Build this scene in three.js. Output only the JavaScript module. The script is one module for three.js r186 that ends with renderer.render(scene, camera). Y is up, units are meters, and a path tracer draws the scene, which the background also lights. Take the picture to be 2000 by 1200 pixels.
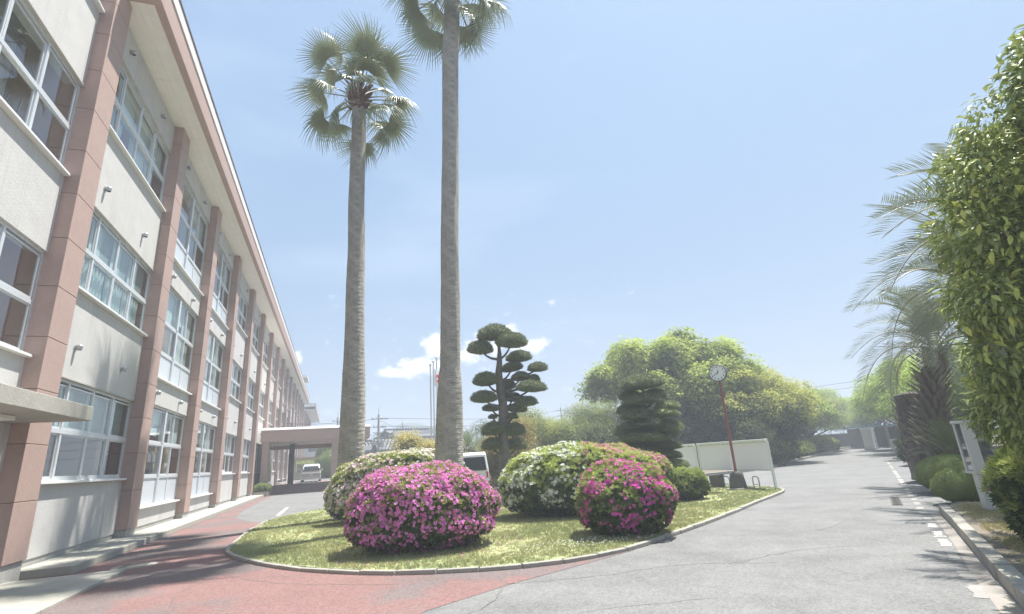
import * as THREE from 'three';
import { mergeGeometries } from 'three/addons/utils/BufferGeometryUtils.js';
import { RoundedBoxGeometry } from 'three/addons/geometries/RoundedBoxGeometry.js';
import { ImprovedNoise } from 'three/addons/math/ImprovedNoise.js';
import { FontLoader } from 'three/addons/loaders/FontLoader.js';
import { TextGeometry } from 'three/addons/geometries/TextGeometry.js';

// ---------------------------------------------------------------- camera, sky, sun, exposure
const W = 1024, H = 614;
const scene = new THREE.Scene();
const camera = new THREE.PerspectiveCamera(2 * Math.atan(600 / 988.45) * 180 / Math.PI, W / H, 0.1, 2500);
{
  const pitch = 0.2882, roll = -0.0643, yaw = 0.3444;
  const F = new THREE.Vector3(Math.sin(yaw) * Math.cos(pitch), Math.sin(pitch), -Math.cos(yaw) * Math.cos(pitch));
  const R0 = new THREE.Vector3(Math.cos(yaw), 0, Math.sin(yaw)), U0 = new THREE.Vector3().crossVectors(R0, F);
  camera.position.set(0, 1.55, 0);
  camera.up.copy(R0.clone().multiplyScalar(-Math.sin(roll)).add(U0.clone().multiplyScalar(Math.cos(roll))));
  camera.lookAt(camera.position.clone().add(F));
}
const renderer = new THREE.WebGLRenderer({ antialias: true });
renderer.setSize(W, H);
renderer.toneMapping = THREE.LinearToneMapping;
renderer.toneMappingExposure = 2.85;
renderer.shadowMap.enabled = true;
const SUN = new THREE.Vector3(1, 2.8, -0.33).normalize();
const sun = new THREE.DirectionalLight(new THREE.Color(1, 0.965, 0.91), 3.9);
sun.position.copy(SUN).multiplyScalar(120).add(new THREE.Vector3(10, 0, -30)); sun.target.position.set(10, 0, -30);
sun.castShadow = true; sun.shadow.mapSize.set(4096, 4096);
Object.assign(sun.shadow.camera, { left: -70, right: 70, top: 80, bottom: -80, near: 1, far: 300 });
scene.add(sun, sun.target);
scene.fog = new THREE.FogExp2(new THREE.Color(0.86, 0.92, 1.0), 0.0044);

const perlin = new ImprovedNoise();
const N3 = (x, y, z) => perlin.noise(x, y, z);
const fbm = (x, y, z, o = 4) => { let s = 0, a = 0.5; for (let i = 0; i < o; i++) { s += a * N3(x, y, z); x *= 2.03; y *= 2.03; z *= 2.03; a *= 0.5; } return s; };
{
  // one computed daylight sky: blue gradient, whiter at the horizon, a few fair-weather clouds low in the view
  const w = 4096, h = 2048, d = new Float32Array(w * h * 4);
  const zen = [0.112, 0.174, 0.276], mid = [0.142, 0.211, 0.306], hor = [0.218, 0.275, 0.338];
  // clouds: [azimuth deg from -z towards +x, elevation deg, half width deg, half height deg, strength]
  const CL = [[9.3, 10.1, 4.4, 1.5, 1], [11.2, 12.3, 2.3, 2.0, 1], [6.2, 9.7, 2.4, 1.0, 1], [13.6, 11.2, 3.0, 1.4, 0.8], [16.4, 12.2, 2.6, 1.6, 0.9], [21.2, 12.0, 3.0, 1.2, 1], [22.6, 12.2, 2.3, 0.7, 0.9], [19.4, 13.2, 1.5, 1.6, 1], [-4.3, 11.2, 1.3, 0.8, 0.9], [17, 9.6, 2.6, 0.8, 0.35], [14.5, 8.2, 2, 0.5, 0.3]];
  for (let j = 0; j < h; j++) {
    const el = ((j + 0.5) / h - 0.5) * Math.PI, sv = Math.max(0, Math.sin(el));
    const t = Math.pow(1 - sv, 5), t2 = Math.min(1, sv * 1.25);
    for (let i = 0; i < w; i++) {
      const az = ((i + 0.5) / w - 0.5) * 2 * Math.PI, o = (j * w + i) * 4;
      const x = Math.cos(el) * Math.cos(az), y = Math.sin(el), z = Math.cos(el) * Math.sin(az);
      let c = [0, 1, 2].map(k => (mid[k] + (zen[k] - mid[k]) * t2) * (1 - t) + hor[k] * t);
      const g = Math.max(0, x * SUN.x + y * SUN.y + z * SUN.z), gl = 0.10 * Math.pow(g, 5) + 0.03 * g;
      c = [c[0] + gl * 0.9, c[1] + gl * 0.95, c[2] + gl];
      const elD = el * 180 / Math.PI, azD = Math.atan2(x, -z) * 180 / Math.PI;
      if (elD > 3 && elD < 60) {
        const ci = fbm(x * 2.2 + 3, y * 7, z * 2.2, 4);                      // faint high streaks
        const hz = Math.max(0, ci - 0.05) * 0.10 * Math.min(1, (elD - 3) / 20);
        c = c.map((v, k) => v + hz * [1, 0.95, 0.85][k]);
        if (elD < 18 && azD > -12 && azD < 34) {
          let m = 0;
          for (const [a, e, ra, re, s] of CL) {
            const dx = (azD - a) / ra, dy = (elD - e) / re;
            m = Math.max(m, s * (1.15 - Math.sqrt(dx * dx + (dy < 0 ? dy * dy * 1.6 : dy * dy))));
          }
          if (m > -0.6) {
            const n = fbm(azD * 0.55, elD * 0.8, 5.1, 6) * 1.25 + fbm(azD * 2.1, elD * 2.6, 1.7, 4) * 0.35;
            const w8 = Math.min(1, Math.max(0, (m + 0.45) / 0.6)); let a = Math.min(1, Math.max(0, (m * 1.2 + n * w8 * 0.85 - 0.14) / 0.7)); a = a * a * (3 - 2 * a);
            const sh = 1.0 + 0.22 * Math.min(1, Math.max(-1, n * 2));
            const cl = [0.50 * sh, 0.505 * sh, 0.51 * sh];
            c = c.map((v, k) => v + (cl[k] - v) * a * 0.85);
          }
        }
      }
      d[o] = c[0]; d[o + 1] = c[1]; d[o + 2] = c[2]; d[o + 3] = 1;
    }
  }
  const sky = new THREE.DataTexture(d, w, h, THREE.RGBAFormat, THREE.FloatType);
  sky.mapping = THREE.EquirectangularReflectionMapping; sky.magFilter = THREE.LinearFilter; sky.minFilter = THREE.LinearFilter; sky.needsUpdate = true;
  scene.background = sky; scene.environment = sky;
}

// ---------------------------------------------------------------- helpers
const V = (x, y, z) => new THREE.Vector3(x, y, z);
const C = (r, g, b) => new THREE.Color().setRGB(r, g, b);
const TAU = Math.PI * 2;
let seed = 7;
function rngOf(s) { let a = s >>> 0; return () => { a = (a + 0x6D2B79F5) >>> 0; let t = a; t = Math.imul(t ^ (t >>> 15), t | 1); t ^= t + Math.imul(t ^ (t >>> 7), t | 61); return ((t ^ (t >>> 14)) >>> 0) / 4294967296; }; }
let rnd = rngOf(seed);
const rr = (a, b) => a + (b - a) * rnd();
const used = {};
function numbered(n) { const k = n.replace(/_\d{3}$/, ''); if (!(k in used)) { used[k] = 0; return k; } used[k]++; return `${k}_${String(used[k]).padStart(3, '0')}`; }
function tag(o, label, category, group) { o.userData.label = label; o.userData.category = category; if (group) o.userData.group = group; return o; }
function thing(name, label, category, pos = [0, 0, 0], turn = 0, group) {
  const o = new THREE.Group(); o.name = numbered(name); o.position.set(...pos); o.rotation.y = turn; scene.add(o); return tag(o, label, category, group);
}
function struct(name, geo, mat, pos = [0, 0, 0]) { const m = geo ? new THREE.Mesh(geo, mat) : new THREE.Group(); m.name = numbered(name); m.userData.kind = 'structure'; m.position.set(...pos); scene.add(m); return m; }
function part(parent, name, geo, mat, pos, rot, scale, label) {
  const m = geo ? new THREE.Mesh(geo, mat) : new THREE.Group(); m.name = name;
  if (pos) m.position.set(...pos); if (rot) m.rotation.set(...rot);
  if (scale) typeof scale === 'number' ? m.scale.setScalar(scale) : m.scale.set(...scale);
  if (label) m.userData.label = label;
  parent.add(m); return m;
}
const flat = g => g.index ? g.toNonIndexed() : g;
function merge(list) {
  return mergeGeometries(list.map(g => { g = flat(g); if (!g.attributes.uv) g.setAttribute('uv', new THREE.BufferAttribute(new Float32Array(g.attributes.position.count * 2), 2)); for (const k of Object.keys(g.attributes)) if (!['position', 'normal', 'uv'].includes(k)) g.deleteAttribute(k); return g; }));
}
const boxCache = {};
function box(w, h, d, x = 0, y = 0, z = 0, r = 0) {      // uv in metres; centre x,y,z
  const g = r ? new RoundedBoxGeometry(w, h, d, 2, r) : new THREE.BoxGeometry(w, h, d);
  const p = g.attributes.position, n = g.attributes.normal, uv = g.attributes.uv;
  for (let i = 0; i < p.count; i++) {
    const ax = Math.abs(n.getX(i)), ay = Math.abs(n.getY(i)), az = Math.abs(n.getZ(i));
    if (ax >= ay && ax >= az) uv.setXY(i, p.getZ(i) + z, p.getY(i) + y); else if (ay >= az) uv.setXY(i, p.getX(i) + x, p.getZ(i) + z); else uv.setXY(i, p.getX(i) + x, p.getY(i) + y);
  }
  return g.translate(x, y, z);
}
const bx = (x0, x1, y0, y1, z0, z1, r) => box(Math.abs(x1 - x0), Math.abs(y1 - y0), Math.abs(z1 - z0), (x0 + x1) / 2, (y0 + y1) / 2, (z0 + z1) / 2, r);
function tube(pts, r, seg = 6, n = 0) {
  const c = new THREE.CatmullRomCurve3(pts.map(p => Array.isArray(p) ? V(...p) : p));
  return new THREE.TubeGeometry(c, n || Math.max(2, (pts.length - 1) * 4), r, seg, false);
}
function taper(pts, rads, seg = 8, per = 5, rough = 0) { // tapered tube with rounded noise, uv metres
  const c = new THREE.CatmullRomCurve3(pts.map(p => Array.isArray(p) ? V(...p) : p)), n = (pts.length - 1) * per;
  const fr = c.computeFrenetFrames(n, false), P = [], UV = [], I = []; const len = c.getLength();
  for (let i = 0; i <= n; i++) {
    const t = i / n, q = c.getPoint(t), f = t * (rads.length - 1), k = Math.min(rads.length - 2, Math.floor(f)), r0 = rads[k] + (rads[k + 1] - rads[k]) * (f - k);
    for (let j = 0; j <= seg; j++) {
      const a = j / seg * TAU, r = r0 * (1 + (rough ? rough * N3(Math.cos(a) * 2.2 + q.x, q.y * 2.4 / 1, Math.sin(a) * 2.2 + q.z) : 0));
      const v = q.clone().addScaledVector(fr.normals[i], Math.cos(a) * r).addScaledVector(fr.binormals[i], Math.sin(a) * r);
      P.push(v.x, v.y, v.z); UV.push(a * r0, t * len);
    }
  }
  for (let i = 0; i < n; i++) for (let j = 0; j < seg; j++) { const a = i * (seg + 1) + j, b = a + seg + 1; I.push(a, b, a + 1, b, b + 1, a + 1); }
  const g = new THREE.BufferGeometry(); g.setAttribute('position', new THREE.Float32BufferAttribute(P, 3)); g.setAttribute('uv', new THREE.Float32BufferAttribute(UV, 2)); g.setIndex(I); g.computeVertexNormals();
  return g;
}
function tri(P, UV) { const g = new THREE.BufferGeometry(); g.setAttribute('position', new THREE.Float32BufferAttribute(P, 3)); g.setAttribute('uv', new THREE.Float32BufferAttribute(UV || new Float32Array(P.length / 3 * 2), 2)); g.computeVertexNormals(); return g; }
function sheet(poly, y, thick = 0) {                      // polygon of [x, z] -> horizontal sheet, uv = metres
  const s = new THREE.Shape(poly.map(([x, z]) => new THREE.Vector2(x, -z)));
  const g = thick ? new THREE.ExtrudeGeometry(s, { depth: thick, bevelEnabled: false }) : new THREE.ShapeGeometry(s);
  return g.rotateX(-Math.PI / 2).translate(0, y, 0);
}
function inPoly(poly, x, z) { let c = false; for (let i = 0, j = poly.length - 1; i < poly.length; j = i++) { const [xi, zi] = poly[i], [xj, zj] = poly[j]; if ((zi > z) !== (zj > z) && x < (xj - xi) * (z - zi) / (zj - zi) + xi) c = !c; } return c; }
function smooth(pts, n, closed) { return new THREE.CatmullRomCurve3(pts.map(([x, z]) => V(x, 0, z)), closed, 'centripetal').getSpacedPoints(n).map(p => [p.x, p.z]); }
const UP = V(0, 1, 0), dummy = new THREE.Object3D(), qa = new THREE.Quaternion(), qb = new THREE.Quaternion();
function place(o, p, n, s, spin) { o.position.copy(p); qa.setFromUnitVectors(UP, n); qb.setFromAxisAngle(UP, spin); o.quaternion.copy(qa).multiply(qb); typeof s === 'number' ? o.scale.setScalar(s) : o.scale.copy(s); }
const mB = new THREE.Matrix4(), vx = new THREE.Vector3(), vz = new THREE.Vector3();
function lay(axis, face) {                                // leaf lying along axis with its upper face turned to face
  const y = axis.clone().normalize(); vz.copy(face).addScaledVector(y, -face.dot(y)); if (vz.lengthSq() < 1e-4) vz.set(0.3, 0.2, 0.9).addScaledVector(y, -0.3 * y.x - 0.2 * y.y - 0.9 * y.z); vz.normalize(); vx.crossVectors(y, vz); return new THREE.Quaternion().setFromRotationMatrix(mB.makeBasis(vx, y, vz));
}
function copies(parent, name, geo, mat, list) {           // list of {p, n, s, c}: nobody could count these
  const m = new THREE.InstancedMesh(geo, mat, list.length); m.name = name; m.userData.kind = 'stuff';
  list.forEach((e, i) => { place(dummy, e.p, e.n, e.s, e.spin ?? rnd() * TAU); if (e.q) dummy.quaternion.copy(e.q); dummy.updateMatrix(); m.setMatrixAt(i, dummy.matrix); if (e.c) m.setColorAt(i, e.c); });
  parent.add(m); return m;
}

// ---------------------------------------------------------------- textures (tileable, computed)
function tnoise(seedN, per) {
  const r = rngOf(seedN), n = 64, t = new Float32Array(n * n).map(() => r());
  return (u, v, f) => { const p = Math.max(1, Math.round(per * f)); u = u * p; v = v * p; const x0 = Math.floor(u), y0 = Math.floor(v), fx = u - x0, fy = v - y0, sx = fx * fx * (3 - 2 * fx), sy = fy * fy * (3 - 2 * fy);
    const g = (x, y) => t[((x % p + p) % p * 31 + ((y % p + p) % p) * 17 * 64 + ((x % p + p) % p)) % (n * n)];
    return (g(x0, y0) * (1 - sx) + g(x0 + 1, y0) * sx) * (1 - sy) + (g(x0, y0 + 1) * (1 - sx) + g(x0 + 1, y0 + 1) * sx) * sy; };
}
function tex(size, metres, fn, srgb = false, sizeV = size, metresV = metres) {
  const d = new Uint8Array(size * sizeV * 4);
  for (let j = 0; j < sizeV; j++) for (let i = 0; i < size; i++) { const c = fn((i + 0.5) / size, (j + 0.5) / sizeV), o = (j * size + i) * 4; const a = typeof c === 'number' ? [c, c, c] : c; for (let k = 0; k < 3; k++) d[o + k] = Math.max(0, Math.min(255, Math.round(a[k] * 255))); d[o + 3] = 255; }
  const t = new THREE.DataTexture(d, size, sizeV); t.wrapS = t.wrapT = THREE.RepeatWrapping; t.magFilter = THREE.LinearFilter; t.minFilter = THREE.LinearMipmapLinearFilter; t.generateMipmaps = true;
  t.repeat.set(1 / metres, 1 / metresV); if (srgb) t.colorSpace = THREE.SRGBColorSpace; t.needsUpdate = true; return t;
}
const nA = tnoise(11, 8), nB = tnoise(23, 16), nC = tnoise(37, 4);
const fb = (u, v, f = 1) => 0.5 * nA(u, v, f) + 0.25 * nB(u, v, f) + 0.15 * nB(u, v, f * 2) + 0.1 * nA(u, v, f * 8);
const hash = (() => { const r = rngOf(99), t = new Float32Array(65536).map(() => r()); return (i, j) => t[(i * 7919 + j * 104729) & 65535]; })();
const speck = (u, v, n) => hash(Math.floor(u * n), Math.floor(v * n));
const tAsphalt = tex(1024, 4.2, (u, v) => { const s = speck(u, v, 1024) * 0.3 + speck(u, v, 340) * 0.4 + speck(u, v, 150) * 0.3, m = fb(u, v); const k = 0.70 + 0.34 * (m - 0.5) + 0.6 * (s - 0.5); return [k * 1.01, k, k * 0.985]; });
const tAsphaltB = tex(512, 1.6, (u, v) => 0.5 * speck(u, v, 512) + 0.5 * speck(u, v, 200));
const tRed = tex(1024, 6.3, (u, v) => { const m = fb(u, v, 1), s = speck(u, v, 700) * 0.4 + speck(u, v, 260) * 0.6; let w = Math.min(1, Math.max(0, (nC(u, v, 1) * 0.6 + m * 0.6 - 0.60) / 0.16)); const k = 0.80 + 0.5 * (s - 0.5) + 0.2 * (m - 0.5); return [k * (1 - 0.26 * w), k * (0.63 + 0.01 * w), k * (0.585 + 0.03 * w)]; });
const tStucco = tex(512, 2.4, (u, v) => { const st = Math.max(0, nB(u, 0.13, 4) * 0.55 + nA(u, v, 0.5) * 0.5 - 0.55); const k = 0.94 + 0.14 * (fb(u, v) - 0.5) + 0.06 * (nB(u, v, 6) - 0.5) - 0.28 * st; return [k, k * 0.99, k * 0.972]; });
const tStuccoB = tex(512, 1.2, (u, v) => 0.6 * nB(u, v, 4) + 0.4 * nB(u, v, 2));
const tConc = tex(512, 2.2, (u, v) => { const k = 0.86 + 0.28 * (fb(u, v) - 0.5) + 0.10 * (speck(u, v, 512) - 0.5); return [k, k * 0.985, k * 0.94]; });
const tPink = tex(512, 0.9, (u, v) => { const k = 0.86 + 0.16 * (fb(u, v) - 0.5) + 0.16 * (speck(u, v, 256) - 0.5); return [k, k * 0.99, k * 0.98]; });
const tBark = tex(512, 1.1, (u, v) => { const k = 0.72 + 0.5 * (fb(u * 1, v * 1) - 0.5) + 0.25 * (nB(u, v, 3) - 0.5); return [k, k * 0.98, k * 0.95]; });
const tBarkB = tex(256, 1.1, (u, v) => nB(u * 1, v, 1) * 0.5 + 0.5 * nB(u, v, 4));
const tPalm = tex(512, 1.0, (u, v) => { const w = v + 0.012 * (nA(u, v, 2) - 0.5), l = Math.abs((w * 22) % 1 - 0.5) * 2, k = 0.66 + 0.22 * l + 0.62 * (fb(u, v) - 0.5) + 0.2 * (speck(u, v * 3, 200) - 0.5); return [k, k * 0.985, k * 0.955]; });
const tPalmB = tex(512, 1.0, (u, v) => { const w = v + 0.014 * (nA(u, v, 2) - 0.5); const l = Math.abs((w * 22) % 1 - 0.5) * 2; return 0.45 * Math.pow(l, 0.6) + 0.35 * nB(u * 1, v, 3) + 0.2 * speck(u, v, 256); });
const tLawn = tex(512, 3.1, (u, v) => { const m = fb(u, v, 1), s = speck(u, v, 400); return [0.60 + 0.5 * (m - 0.5) + 0.3 * (s - 0.5), 0.64 + 0.3 * (m - 0.5) + 0.3 * (s - 0.5), 0.34 + 0.2 * (m - 0.5) + 0.15 * (s - 0.5)]; });
const tLeafB = tex(128, 0.1, (u, v) => nA(u, v, 1));

// ---------------------------------------------------------------- materials
const std = (c, o = {}) => new THREE.MeshStandardMaterial({ color: Array.isArray(c) ? C(...c) : c, roughness: 0.85, ...o });
const leafM = (c, tr = 0.35, o = {}) => new THREE.MeshPhysicalMaterial({ color: C(...c), roughness: 0.62, transmission: tr, thickness: 0, side: THREE.DoubleSide, ...o });
const M = {
  asphalt: std([0.245, 0.245, 0.24], { map: tAsphalt, bumpMap: tAsphaltB, bumpScale: 0.006, roughness: 0.9 }),
  red: std([0.262, 0.235, 0.23], { map: tRed, bumpMap: tAsphaltB, bumpScale: 0.005, roughness: 0.9 }),
  white_line: std([0.50, 0.49, 0.465], { map: tConc, roughness: 0.8 }),
  worn_line: std([0.325, 0.32, 0.305], { map: tConc, roughness: 0.9 }),
  crack: std([0.16, 0.155, 0.145]),
  concrete: std([0.40, 0.385, 0.34], { map: tConc, bumpMap: tStuccoB, bumpScale: 0.004 }),
  paleconc: std([0.42, 0.41, 0.37], { map: tConc, bumpMap: tStuccoB, bumpScale: 0.003 }),
  kerb: std([0.36, 0.345, 0.31], { map: tConc, bumpMap: tStuccoB, bumpScale: 0.008 }),
  darkstone: std([0.11, 0.105, 0.095], { map: tConc, bumpMap: tStuccoB, bumpScale: 0.02 }),
  stucco: std([0.51, 0.503, 0.49], { map: tStucco, bumpMap: tStuccoB, bumpScale: 0.0025, roughness: 0.92 }),
  plinth: std([0.46, 0.45, 0.43], { map: tConc, bumpMap: tStuccoB, bumpScale: 0.003 }),
  pink: std([0.44, 0.31, 0.265], { map: tPink, roughness: 0.6, bumpMap: tStuccoB, bumpScale: 0.002 }),
  pinklight: std([0.50, 0.355, 0.305], { map: tPink, roughness: 0.6 }),
  pinkdark: std([0.20, 0.12, 0.10]),
  soffit: std([0.84, 0.81, 0.76], { map: tStucco }),
  whiteband: std([0.72, 0.69, 0.68], { map: tStucco, roughness: 0.6 }),
  darktrim: std([0.11, 0.085, 0.08], { roughness: 0.5 }),
  alu: std([0.62, 0.64, 0.65], { roughness: 0.42, metalness: 0.35 }),
  panel: std([0.55, 0.585, 0.615], { roughness: 0.35, metalness: 0.1 }),
  glass: new THREE.MeshPhysicalMaterial({ color: C(0.86, 0.92, 0.92), roughness: 0.02, transmission: 1, thickness: 0, ior: 2.2, side: THREE.DoubleSide }),
  room: std([0.74, 0.73, 0.71]), roomfloor: std([0.42, 0.37, 0.3]), roomred: std([0.5, 0.32, 0.26]),
  curtain: new THREE.MeshPhysicalMaterial({ color: C(0.62, 0.74, 0.70), roughness: 0.9, transmission: 0.3, thickness: 0, side: THREE.DoubleSide }),
  creamcurtain: new THREE.MeshPhysicalMaterial({ color: C(0.72, 0.60, 0.43), roughness: 0.9, transmission: 0.3, thickness: 0, side: THREE.DoubleSide }),
  steel: std([0.45, 0.46, 0.46], { metalness: 0.6, roughness: 0.4 }),
  whitepaint: std([0.72, 0.72, 0.70], { roughness: 0.45 }),
  cabinet: std([0.52, 0.53, 0.50], { roughness: 0.5 }),
  board: std([0.80, 0.765, 0.87], { roughness: 0.35 }),
  redpole: std([0.23, 0.085, 0.07], { roughness: 0.5 }),
  black: std([0.03, 0.03, 0.03], { roughness: 0.5 }),
  rubber: std([0.03, 0.03, 0.03]),
  trunk: std([0.24, 0.21, 0.18], { map: tBark, bumpMap: tBarkB, bumpScale: 0.03 }),
  darktrunk: std([0.19, 0.17, 0.145], { map: tBark, bumpMap: tBarkB, bumpScale: 0.03 }),
  palm: std([0.54, 0.51, 0.46], { map: tPalm, bumpMap: tPalmB, bumpScale: 0.05, roughness: 0.95 }),
  palmfibre: std([0.20, 0.095, 0.065], { map: tBark, bumpMap: tBarkB, bumpScale: 0.02 }),
  lawn: std([0.50, 0.52, 0.47], { map: tLawn }),
  soil: std([0.20, 0.17, 0.13], { map: tConc, bumpMap: tStuccoB, bumpScale: 0.02 }),
  grass: leafM([0.34, 0.385, 0.19], 0.35),
};

// ================================================================ GROUND
const groundSheet = new THREE.PlaneGeometry(560, 700).rotateX(-Math.PI / 2).translate(60, 0, -130);
{ const p = groundSheet.attributes.position, uv = groundSheet.attributes.uv; for (let i = 0; i < p.count; i++) uv.setXY(i, p.getX(i), p.getZ(i)); }
struct('ground', groundSheet, M.asphalt).userData.label = 'worn grey asphalt roadway with fine pale aggregate';
// red painted drive along the school and round the front of the lawn
const isl = smooth([[-2.02, -12.99], [-1.55, -11.6], [-0.72, -10.1], [-0.02, -9.23], [0.85, -8.45], [1.8, -7.95], [2.6, -7.68], [3.44, -7.62], [4.6, -7.9], [5.65, -8.45], [7.0, -9.2], [8.38, -10.03], [10.6, -11.45], [13.44, -13.32], [13.95, -14.2], [14.0, -16], [14.4, -19], [14.3, -22.3], [11, -23.2], [6, -22.6], [2, -23.6], [-0.2, -23.0], [-1.75, -20.46], [-2.1, -17.6], [-2.12, -15]], 220, true);
const redFront = smooth([[-0.4, -9.1], [0.85, -8.2], [1.9, -7.7], [3.6, -7.38]], 12, false);
const redPoly = [[-6, -0.5], [-0.9, -0.5], [-0.4, -3.5], [0.15, -5.3], [1.01, -6.24], [2.2, -6.85], [3.6, -7.41], [4.6, -7.82], [3.6, -8.2], [0.8, -9.2], [-1, -12], [-1.6, -16], [-1.75, -19], [-2.6, -20.5], [-3.45, -23], [-3.72, -27], [-3.85, -34], [-3.9, -41.5], [3, -41.5], [3, -44], [-6, -44]];
struct('red_drive', sheet(redPoly, 0.004), M.red).userData.label = 'faded red painted asphalt drive beside the school';
// lawn island
const lawn = struct('lawn', sheet(isl.map(([x, z]) => [6.2 + (x - 6.2) * 0.992, -15.4 + (z + 15.4) * 0.992]), 0.01, 0.045), M.lawn);
// kerb stones round the lawn, each its own piece
const kerb = struct('lawn_kerb', null);
function kerbRun(parent, pts, w, h, from, to, len = 0.62, mat = M.kerb) {
  const curve = new THREE.CatmullRomCurve3(pts.map(([x, z]) => V(x, 0, z)), false), L = curve.getLength(), n = Math.round(L / len);
  for (let i = 0; i < n; i++) {
    const a = curve.getPointAt((i + 0.012) / n), m = curve.getPointAt((i + 0.5) / n), b = curve.getPointAt((i + 0.988) / n), t = b.clone().sub(a), l = t.length();
    const hh = h + rr(-0.006, 0.006);
    part(parent, 'kerb_stone', box(l, hh, w, 0, 0, 0, 0.012), mat, [m.x, hh / 2, m.z], [rr(-0.02, 0.02), -Math.atan2(t.z, t.x) + rr(-0.01, 0.01), rr(-0.006, 0.006)]);
  }
}
kerbRun(kerb, [...isl, isl[0]], 0.09, 0.062);
// kerb and planted bed on the right
const rk = [[2.2, -0.55], [4.2, -2.05], [5.97, -3.39], [6.98, -4.15], [8.65, -5.38], [9.9, -6.3], [11.16, -7.26]];
const rightKerb = struct('roadside_kerb', null); kerbRun(rightKerb, rk, 0.15, 0.16, 0, 1, 0.9);
const bedPoly = [[2.26, -0.5], ...rk.slice(1).map(([x, z]) => [x + 0.05, z + 0.02]), [11.3, -7.28], [13.2, -8.0], [16.5, -10.4], [21.2, -14.1], [28.5, -19.7], [40, -28], [58, -41], [90, -50], [90, 20], [2.4, 6]];
struct('planting_bed', sheet(bedPoly, 0.01, 0.11), M.soil);
const farKerbL = [[17.5, -22.6], [21.3, -23.4], [25.73, -25.6], [32, -30.0], [39.58, -34.8], [51.22, -41.9], [63, -49]];
const farKerb = struct('far_kerb', null); kerbRun(farKerb, farKerbL, 0.16, 0.15, 0, 1, 1.1);
struct('far_bed', sheet([...farKerbL.map(([x, z]) => [x - 0.05, z - 0.07]), [74, -52], [64, -110], [10, -70], [8, -48], [9, -30]], 0.01, 0.11), M.soil);
// worn white edge line on the right of the road: separate worn dashes
const line = struct('edge_line', null);
{ const a = V(5.85, 0, -3.68), b = V(28.9, 0, -20.98), dir = b.clone().sub(a), L = dir.length(); dir.normalize(); const ang = -Math.atan2(dir.z, dir.x);
  for (let s = 0; s < L; s += rr(0.75, 1.05)) { const near = s < 8, l = rr(0.35, 0.62), p = a.clone().addScaledVector(dir, s + l / 2);
    const sh = new THREE.Shape(), n = 9; const e = []; for (let k = 0; k <= n; k++) e.push([(k / n - 0.5) * l, 0.075 + rr(-0.035, 0.012)]); for (let k = n; k >= 0; k--) e.push([(k / n - 0.5) * l, -0.075 + rr(-0.012, 0.035)]);
    e.forEach(([x, y], i) => i ? sh.lineTo(x, y) : sh.moveTo(x, y));
    part(line, 'painted_dash', new THREE.ShapeGeometry(sh).rotateX(-Math.PI / 2), rnd() < (near ? 0.75 : 0.5) ? M.worn_line : M.white_line, [p.x, 0.004, p.z], [0, ang, 0]); } 
  // pale concrete gutter strip between line and kerb
  struct('gutter', sheet([[5.3, -2.95], [6.9, -4.16], [8.56, -5.4], [9.8, -6.32], [11.05, -7.25], [11.0, -7.42], [9.62, -6.38], [8.3, -5.4], [6.65, -4.22], [5.05, -3.02]], 0.003), std([0.31, 0.285, 0.265], { map: tConc })); }
struct('road_marking', bx(-0.075, 0.075, 0, 0.001, -2.2, 2.2), M.white_line, [-1.88, 0.004, -24.3]);
// drain grate at the road edge: bars in a frame
{ const g = thing('drain_grate', 'dark slotted steel drain grate set in the asphalt near clipped bushes', 'drain grate', [12.6, 0.004, -9.2], 0.64);
  part(g, 'grate_frame', merge([bx(-0.9, 0.9, 0, 0.01, -0.1, -0.07), bx(-0.9, 0.9, 0, 0.01, 0.07, 0.1), bx(-0.9, -0.87, 0, 0.01, -0.07, 0.07), bx(0.87, 0.9, 0, 0.01, -0.07, 0.07)]), M.darkstone);
  const gb = bx(-0.012, 0.012, 0, 0.008, -0.068, 0.068); for (let i = 0; i < 42; i++) part(g, 'bar', gb, M.darkstone, [-0.85 + i * 0.0415, 0, 0]); part(g, 'pit', bx(-0.868, 0.868, 0, 0.002, -0.069, 0.069), M.black); }
{ const t = thing('manhole_cover', 'round grey iron manhole cover in the red drive near the walkway', 'manhole cover', [-3.52, 0.004, -12.45]); part(t, 'cover', new THREE.CylinderGeometry(0.3, 0.3, 0.008, 28).translate(0, 0.006, 0), M.kerb); part(t, 'ring', new THREE.RingGeometry(0.305, 0.37, 28).rotateX(-Math.PI / 2).translate(0, 0.004, 0), M.concrete); const st = []; for (let k = -3; k <= 3; k++) st.push(bx(-0.22, 0.22, 0.0102, 0.013, k * 0.06 - 0.012, k * 0.06 + 0.012)); part(t, 'rib', merge(st), M.darkstone); }
// fine cracks in the surfaces: irregular dark ribbons
const cracks = struct('asphalt_crack', null);
function crack(pts, w = 0.012, y = 0.008) {
  const c = new THREE.CatmullRomCurve3(pts.map(([x, z]) => V(x, y, z))), n = Math.round(c.getLength() / 0.07), P = [];
  let prev = null; for (let i = 0; i <= n; i++) { const q = c.getPointAt(i / n), t = c.getTangentAt(i / n), s = V(-t.z, 0, t.x); q.addScaledVector(s, 0.05 * N3(q.x * 4, 3, q.z * 4) + 0.03 * N3(q.x * 14, 8, q.z * 14)); const hw = w * 0.5 * (0.35 + 1.1 * Math.abs(N3(q.x * 9, 1, q.z * 9)) + 0.25); const A = q.clone().addScaledVector(s, hw), B = q.clone().addScaledVector(s, -hw);
    if (prev) P.push(...prev[0].toArray(), ...prev[1].toArray(), ...A.toArray(), ...A.toArray(), ...prev[1].toArray(), ...B.toArray()); prev = [A, B]; }
  part(cracks, 'crack', tri(P), M.crack);
}
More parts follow.
